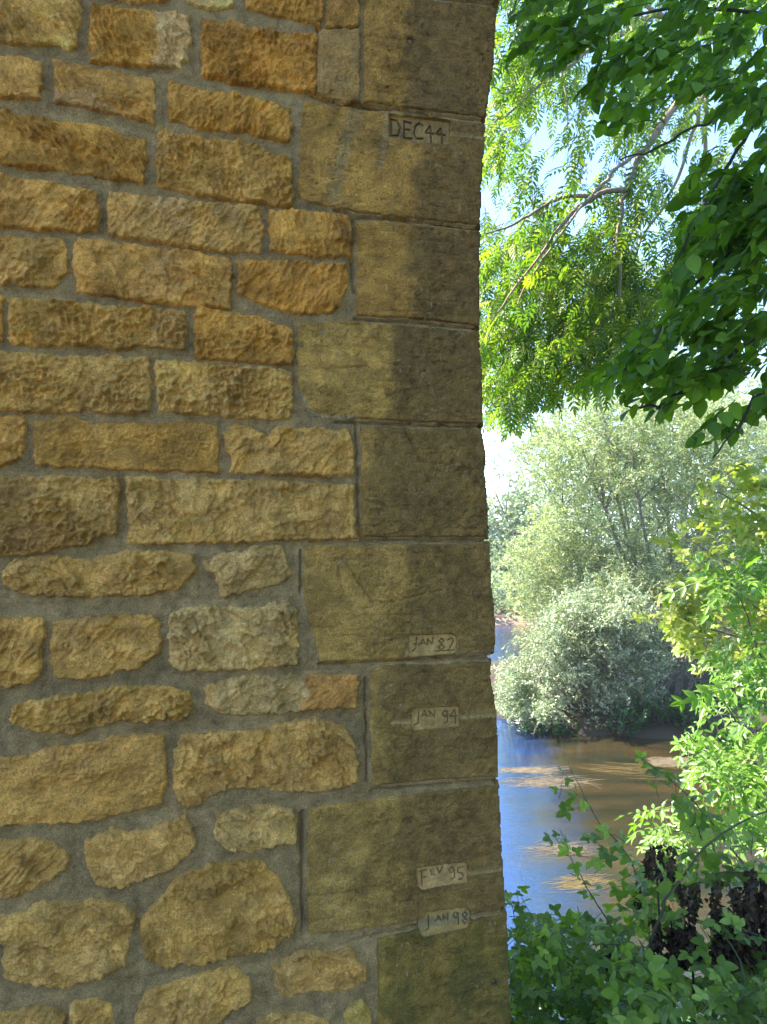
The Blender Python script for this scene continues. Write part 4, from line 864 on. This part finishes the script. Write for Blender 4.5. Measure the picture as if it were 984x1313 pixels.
# far bank trees
FT = [(585, 36, 250), (665, 38, 235), (770, 44, 300), (880, 42, 330), (990, 46, 320), (1110, 45, 300), (500, 40, 300), (400, 45, 320)]
for k, (px, D_, hpx) in enumerate(FT):
    b = P(px, 775, D_); b[2] = WATER_Z + .7
    lab = ['round pale tree low on the far bank beside the pier', 'small grey green tree on the far bank left of the leaning trunk', 'hazy poplar glimpsed behind the left stems of the willow',
           'tall hazy poplar directly behind the willow crown', 'hazy poplar behind the box elder at the right edge', 'far poplar beyond the right side of the view', 'far tree hidden behind the pier edge', 'far tree hidden behind the rubble wall'][k]
    t = thing('far_tree', lab, 'tree', b, 'trees on the far bank')
    tp = b + [0, 0, hpx * D_ / F * (.55 if k < 2 else .9)]
    tubes('trunk', [(curve([b - [0, 0, .3], (b + tp) / 2, tp], 8, .01, k), np.linspace(.25, .05, 8))], M_WILB, t, 6)
    hh = (tp[2] - b[2]); rr_ = np.random.default_rng(200 + k); n = (520 if k < 2 else 1100) if k < 6 else 300
    a = rr_.normal(0, 1, (n, 3)); a = norm(a) * (rr_.random(n) ** .4)[:, None] * np.array([hh * .34, hh * .34, hh * .52]) + np.array([0, 0, hh * .52]); a += norm(rr_.normal(0, 1, (n, 3))) * .4
    a[:, 2] = np.maximum(a[:, 2], .05)
    dd = norm(rr_.normal(0, 1, (n, 3)) + [0, 0, .3]); p_, d_, n_, s_, l_ = twigs(b + a, dd, np.full(n, 1.0), 9, .30, rr_, .8, .2, upj=.6, ljit=.5)
    leaves(t, T_lance(.35), p_, d_, n_, s_, M_FAR, 300 + k)
hedge = thing('far_hedge', 'low green bushes along the top of the brown far bank', 'hedge', (5, 32, WATER_Z + .5))
rr_ = np.random.default_rng(55); n = 3600; a = np.stack([rr_.uniform(-12, 34, n), rr_.uniform(30.6, 34, n), WATER_Z + .85 + rr_.random(n) * (.9 + .5 * gn(rr_.uniform(0, 40, n), 0 * rr_.random(n)))], 1)
a[:, 2] = WATER_Z + .4 + rr_.random(n) * (1.5 + .8 * gn(a[:, 0] * .5, a[:, 0] * 0, 3))
p_, d_, n_, s_, l_ = twigs(a, norm(rr_.normal(0, .5, (n, 3)) + [0, 0, .6]), np.full(n, .6), 8, .22, rr_, .8, .2, upj=.6)
leaves(hedge, T_lance(.35), p_, d_, n_, s_, M_FAR, 56)

# --- sunlit bushes at the right, over the water
be = thing('box_elder', 'sunlit yellow green box elder at the right edge above the elder sapling', 'tree', (5.6, 7.3, bank_z(np.array(5.6), np.array(7.3))))
r = np.random.default_rng(61); tb = np.array(be.location)
tubes('trunk', [(curve([tb - [0, 0, .2], tb + [-.2, 0, 1.0], tb + [-.5, .1, 2.4], P(1040, 600, 7.2)], 14, .004, 3), np.linspace(.07, .02, 14))], M_WILB, be, 7)
BL = [([(1120,900),(1040,850),(960,820),(890,800),(865,790)], 7.3, 6.6), ([(1100,820),(1000,760),(930,720),(880,690)], 7.3, 6.7), ([(1090,740),(1000,680),(940,640),(900,625)], 7.2, 6.8), ([(1120,950),(1040,930),(980,900),(920,870)], 7.2, 6.4)]
for k, (pp, a, b) in enumerate(BL): tubes('branch', [limb(pp, a, b, .02, .004, 14, .012, 120 + k)], M_WILB, be, 5)
q = np.concatenate([inpoly([(905,610),(984,590),(1150,600),(1150,900),(984,900),(900,850),(850,800),(870,740),(862,690),(895,650)], 480, r), inpoly([(835,790),(900,770),(910,850),(860,830)], 26, r)])
D = r.uniform(6.0, 7.8, len(q)); dirs = norm(np.stack([-.4 + r.normal(0, .4, len(q)), -.3 + r.normal(0, .4, len(q)), .25 + r.normal(0, .3, len(q))], 1))
lp, ld, ln_, ls, tl = twigs(P(q[:, 0], q[:, 1], D), dirs, r.uniform(.15, .32, len(q)), 6, .12, r, .8, .2, up=(-.3, -.2, .8), upj=.45, ljit=.3, hang=.2)
leaves(be, T_tri(.33, .9), lp, ld, ln_, ls, M_LIME, 5, single=200); twig_tubes(tl, .003, M_WILB, be)
el = thing('elder_sapling', 'bright green elder sapling with long feathered leaves in full sun over the water', 'sapling', (3.9, 5.9, bank_z(np.array(3.9), np.array(5.9))))
r = np.random.default_rng(63); tb = np.array(el.location)
EL = [([(1040,1200),(1000,1080),(970,980),(930,900),(915,860)], .014), ([(1050,1200),(1030,1050),(1000,900),(960,800),(930,720)], .014), ([(1000,1080),(950,1000),(900,960),(880,940)], .009), ([(970,980),(930,960),(895,1000)], .007), ([(1030,1050),(1010,950),(985,850)], .01)]
for k, (pp, rr_) in enumerate(EL): tubes('stem', [limb(pp, 5.6, 5.2, rr_, .003, 14, .01, 140 + k)], M_BRS, el, 5)
q = np.concatenate([inpoly([(905,850),(984,800),(1080,800),(1080,1010),(984,1010),(930,990),(890,950),(880,900)], 60, r), inpoly([(890,700),(984,690),(1050,700),(1050,820),(900,780)], 26, r), inpoly([(870,930),(960,930),(960,1000),(890,1010)], 16, r),
   inpoly([(900,1030),(1060,1010),(1060,1090),(860,1085)], 26, r), inpoly([(825,1040),(880,1050),(880,1085),(830,1080)], 8, r)])
D = r.uniform(4.6, 5.9, len(q)); dirs = norm(np.stack([-.5 + r.normal(0, .35, len(q)), -.3 + r.normal(0, .4, len(q)), .1 + r.normal(0, .35, len(q))], 1))
lp, ld, ln_, ls, tl = twigs(P(q[:, 0], q[:, 1], D), dirs, r.uniform(.15, .3, len(q)), 4, .20, r, .9, .2, up=(-.4, -.3, .8), upj=.35, ljit=.2, hang=.3)
leaves(el, T_pinnate(3, .40, .2, .3), lp, ld, ln_, ls, M_ELD, 6, single=250); twig_tubes(tl, .003, M_BRS, el)

# --- brambles on the near bank
def ground_D(px, py):   # distance at which the view ray meets the bank or the water
    D = np.linspace(1.5, 14, 400); pts = P(np.full(400, float(px)), np.full(400, float(py)), D); below = pts[:, 2] < np.maximum(bank_z(pts[:, 0], pts[:, 1]), WATER_Z)
    return D[np.argmax(below)] if below.any() else 14
def bramble(label, loc, canes, regs, seed, lsize=.10, single=150, k=3, mat=M_BRA, tmpl=None):
    t = thing('bramble_bush', label, 'bramble', loc, 'brambles on the near bank'); r = np.random.default_rng(seed)
    for i, (pp, a, b, r0) in enumerate(canes): tubes('stem', [limb(pp, a, b, r0, r0 * .35, 18, .008, seed + i)], M_BRS, t, 5)
    Ps, Ds = [], []
    for poly, n, d0, d1 in regs:
        q = inpoly(poly, n, r); Ps.append(P(q[:, 0], q[:, 1], r.uniform(d0, d1, n)))
    for pp, a, b, r0 in canes:      # leaves carried by the arching canes
        c, _ = limb(pp, a, b, r0, r0, 18, 0, 0); m = 7; f = np.linspace(2, 17, m).astype(int); Ps.append(c[f] + r.normal(0, .02, (m, 3)))
    tips = np.concatenate(Ps); n = len(tips)
    dirs = norm(np.stack([r.normal(-.1, .5, n), r.normal(-.2, .5, n), .35 + r.normal(0, .3, n)], 1))
    lp, ld, ln_, ls, tl = twigs(tips, dirs, r.uniform(.08, .2, n), k, lsize, r, 1.0, .2, up=(0, -.35, .9), upj=.35, ljit=.3, hang=.15)
    leaves(t, tmpl or T_tri(.32, .85), lp, ld, ln_, ls, mat, seed, single=single); twig_tubes(tl, .0018, M_BRS, t)
    return t
bramble('bramble with thin upright canes beside the pier edge at the bottom', (1.0, 3.6, bank_z(np.array(1.), np.array(3.6))),
  [([(720,1330),(709,1307),(697,1261),(671,1231),(656,1155),(645,1140)], 3.3, 3.7, .004), ([(810,1330),(796,1216),(762,1155),(739,1113),(709,1071)], 3.2, 3.6, .004),
   ([(740,1330),(720,1250),(690,1190),(668,1150)], 3.3, 3.5, .0035)],
  [([(655,1190),(700,1175),(760,1180),(800,1200),(800,1330),(655,1330)], 290, 2.8, 3.9), ([(650,1270),(700,1290),(700,1340),(650,1340)], 12, 3.0, 3.6), ([(655,1140),(670,1140),(680,1190),(655,1200)], 4, 3.4, 3.7)], 401, .070, 150)
bramble('arching bramble with long canes reaching over the water in the middle', (1.6, 3.6, bank_z(np.array(1.6), np.array(3.6))),
  [([(860,1330),(840,1200),(811,1109),(770,1056),(747,1018),(728,980)], 3.1, 3.6, .004), ([(830,1330),(823,1257),(838,1193),(857,1147),(887,1102),(925,1067),(984,1037),(1040,1015)], 2.9, 2.5, .007),
   ([(1000,1180),(979,1143),(925,1071),(884,1022),(838,984),(815,968)], 3.0, 3.3, .0045), ([(857,1147),(900,1130),(930,1118),(984,1120)], 3.0, 2.9, .004), ([(905,1100),(895,1060),(890,1030)], 3.0, 3.0, .003)],
  [([(750,1060),(830,1090),(860,1130),(850,1200),(790,1190),(750,1120)], 20, 3.0, 4.0), ([(790,1120),(900,1080),(984,1100),(984,1130),(900,1140),(860,1200),(800,1210)], 22, 3.0, 3.8), ([(860,1010),(930,1040),(960,1110),(900,1090)], 5, 2.9, 3.3),
   ([(780,1200),(900,1210),(984,1220),(984,1260),(800,1270)], 60, 2.9, 3.7)], 402, .080, 200)
bramble('bramble with pale shoots at the bottom right corner of the bank', (2.0, 2.8, bank_z(np.array(2.), np.array(2.8))),
  [([(930,1340),(955,1260),(930,1200),(905,1175)], 2.5, 2.6, .004), ([(860,1340),(850,1310),(830,1275),(800,1255)], 2.5, 2.6, .0035)],
  [([(780,1240),(1050,1230),(1050,1340),(780,1340)], 150, 2.3, 3.1), ([(1000,1050),(1150,1050),(1150,1340),(1000,1340)], 60, 2.2, 3.4)], 403, .075, 150)
ivy = thing('ivy_cover', 'dark glossy ivy covering the shaded bank under the brambles', 'ivy', (1.5, 3.2, bank_z(np.array(1.5), np.array(3.2))))
r = np.random.default_rng(71); n = 5200; x = r.uniform(.2, 6.5, n); y = r.uniform(1.6, 1.9 + 3.2 + .35 * x, n); z = np.maximum(bank_z(x, y), WATER_Z) + r.uniform(.02, .32, n)
k = z > WATER_Z + .03; x, y, z = x[k], y[k], z[k]; n = len(x)
leaves(ivy, T_oval(.4, .05, .08), np.stack([x, y, z], 1), norm(np.stack([r.normal(0, 1, n), r.normal(-.3, 1, n), r.normal(.1, .3, n)], 1)), norm(np.stack([r.normal(0, .4, n), r.normal(-.3, .4, n), np.ones(n)], 1)), r.uniform(.05, .095, n), M_LOW, 72)

# --- withered docks
DOCK = [('withered brown dock with one round seed head above the bramble', [(848,1230),(845,1160),(840,1100)], (830,864,1080,1125), 2.9, 200),
        ('tallest withered dock, dark brown and bushy, near the right edge', [(950,1280),(945,1200),(935,1130)], (915,965,1125,1240), 2.75, 1300),
        ('slim withered dock with ragged brown leaves left of the tallest one', [(890,1270),(885,1200),(882,1150)], (870,894,1130,1225), 2.85, 300),
        ('withered dock tangled low behind the arching bramble cane', [(860,1260),(862,1200),(858,1160)], (838,880,1160,1235), 3.0, 450),
        ('blackened dead dock leaning at the right edge of the photo', [(1000,1270),(985,1200),(975,1130)], (960,1000,1070,1230), 2.8, 900),
        ('small brown dead dock beside the long arching cane tip', [(835,1220),(825,1170),(820,1130)], (812,832,1110,1165), 3.4, 110),
        ('thin dead dock stem standing in the bramble leaves near the pier', [(783,1300),(782,1260),(780,1215)], (775,787,1212,1245), 3.1, 40)]
for i, (lab, pp, (x0, x1, y0, y1), D_, n) in enumerate(DOCK):
    b = P(pp[0][0], pp[0][1] + 30, D_); b[2] = float(bank_z(np.array(b[0]), np.array(b[1])))
    t = thing('withered_dock', lab, 'dead plant', b, 'withered docks among the brambles'); r = np.random.default_rng(500 + i)
    pts = [b] + [P(a, c, D_) for a, c in pp]; tubes('stem', [(curve(pts, 12), np.linspace(.006, .003, 12))], M_DARKB, t, 5)
    n = int(n * .8); m = max(1, int((x1 - x0) / 11)); cx_ = np.linspace(x0 + 4, x1 - 4, m) if m > 1 else np.array([(x0 + x1) / 2]); j = r.integers(0, m, n); t0 = r.uniform(0, .35, m); py_ = y0 + (y1 - y0) * (t0[j] + (1 - t0[j]) * r.random(n) ** .8); px_ = cx_[j] + r.normal(0, 3.2, n) + 5 * gn(py_ / 22, j * 3.7, i); tp = P(px_, py_, D_ + r.normal(0, .07, n))
    leaves(t, T_oval(.30, .25, .5), tp, norm(np.stack([r.normal(0, .5, n), r.normal(0, .5, n), -1 + r.normal(0, .3, n)], 1)), norm(r.normal(0, 1, (n, 3))), r.uniform(.014, .034, n), M_DEAD, 510 + i, cloud='withered_leaves')

# ------------------------------------------------------------------ summer haze over the river
hz = bpy.data.materials.new('haze_air'); hz.use_nodes = True; hn = hz.node_tree; hn.nodes.remove(hn.nodes['Principled BSDF'])
pv = hn.nodes.new('ShaderNodeVolumePrincipled'); pv.inputs['Color'].default_value = (.93, .96, 1, 1); pv.inputs['Density'].default_value = .0012; pv.inputs['Anisotropy'].default_value = .2
hn.links.new(pv.outputs[0], hn.nodes['Material Output'].inputs['Volume'])
cs = [(x, y, z) for z in (WATER_Z - 1.6, 17.) for (x, y) in ((-910, -70), (910, -70), (910, 1610), (-910, 1610))]
link('haze', new_mesh('haze', cs, [[3,2,1,0],[4,5,6,7],[0,1,5,4],[1,2,6,5],[2,3,7,6],[3,0,4,7]], [4] * 6, hz, smooth=False), None, 'stuff')
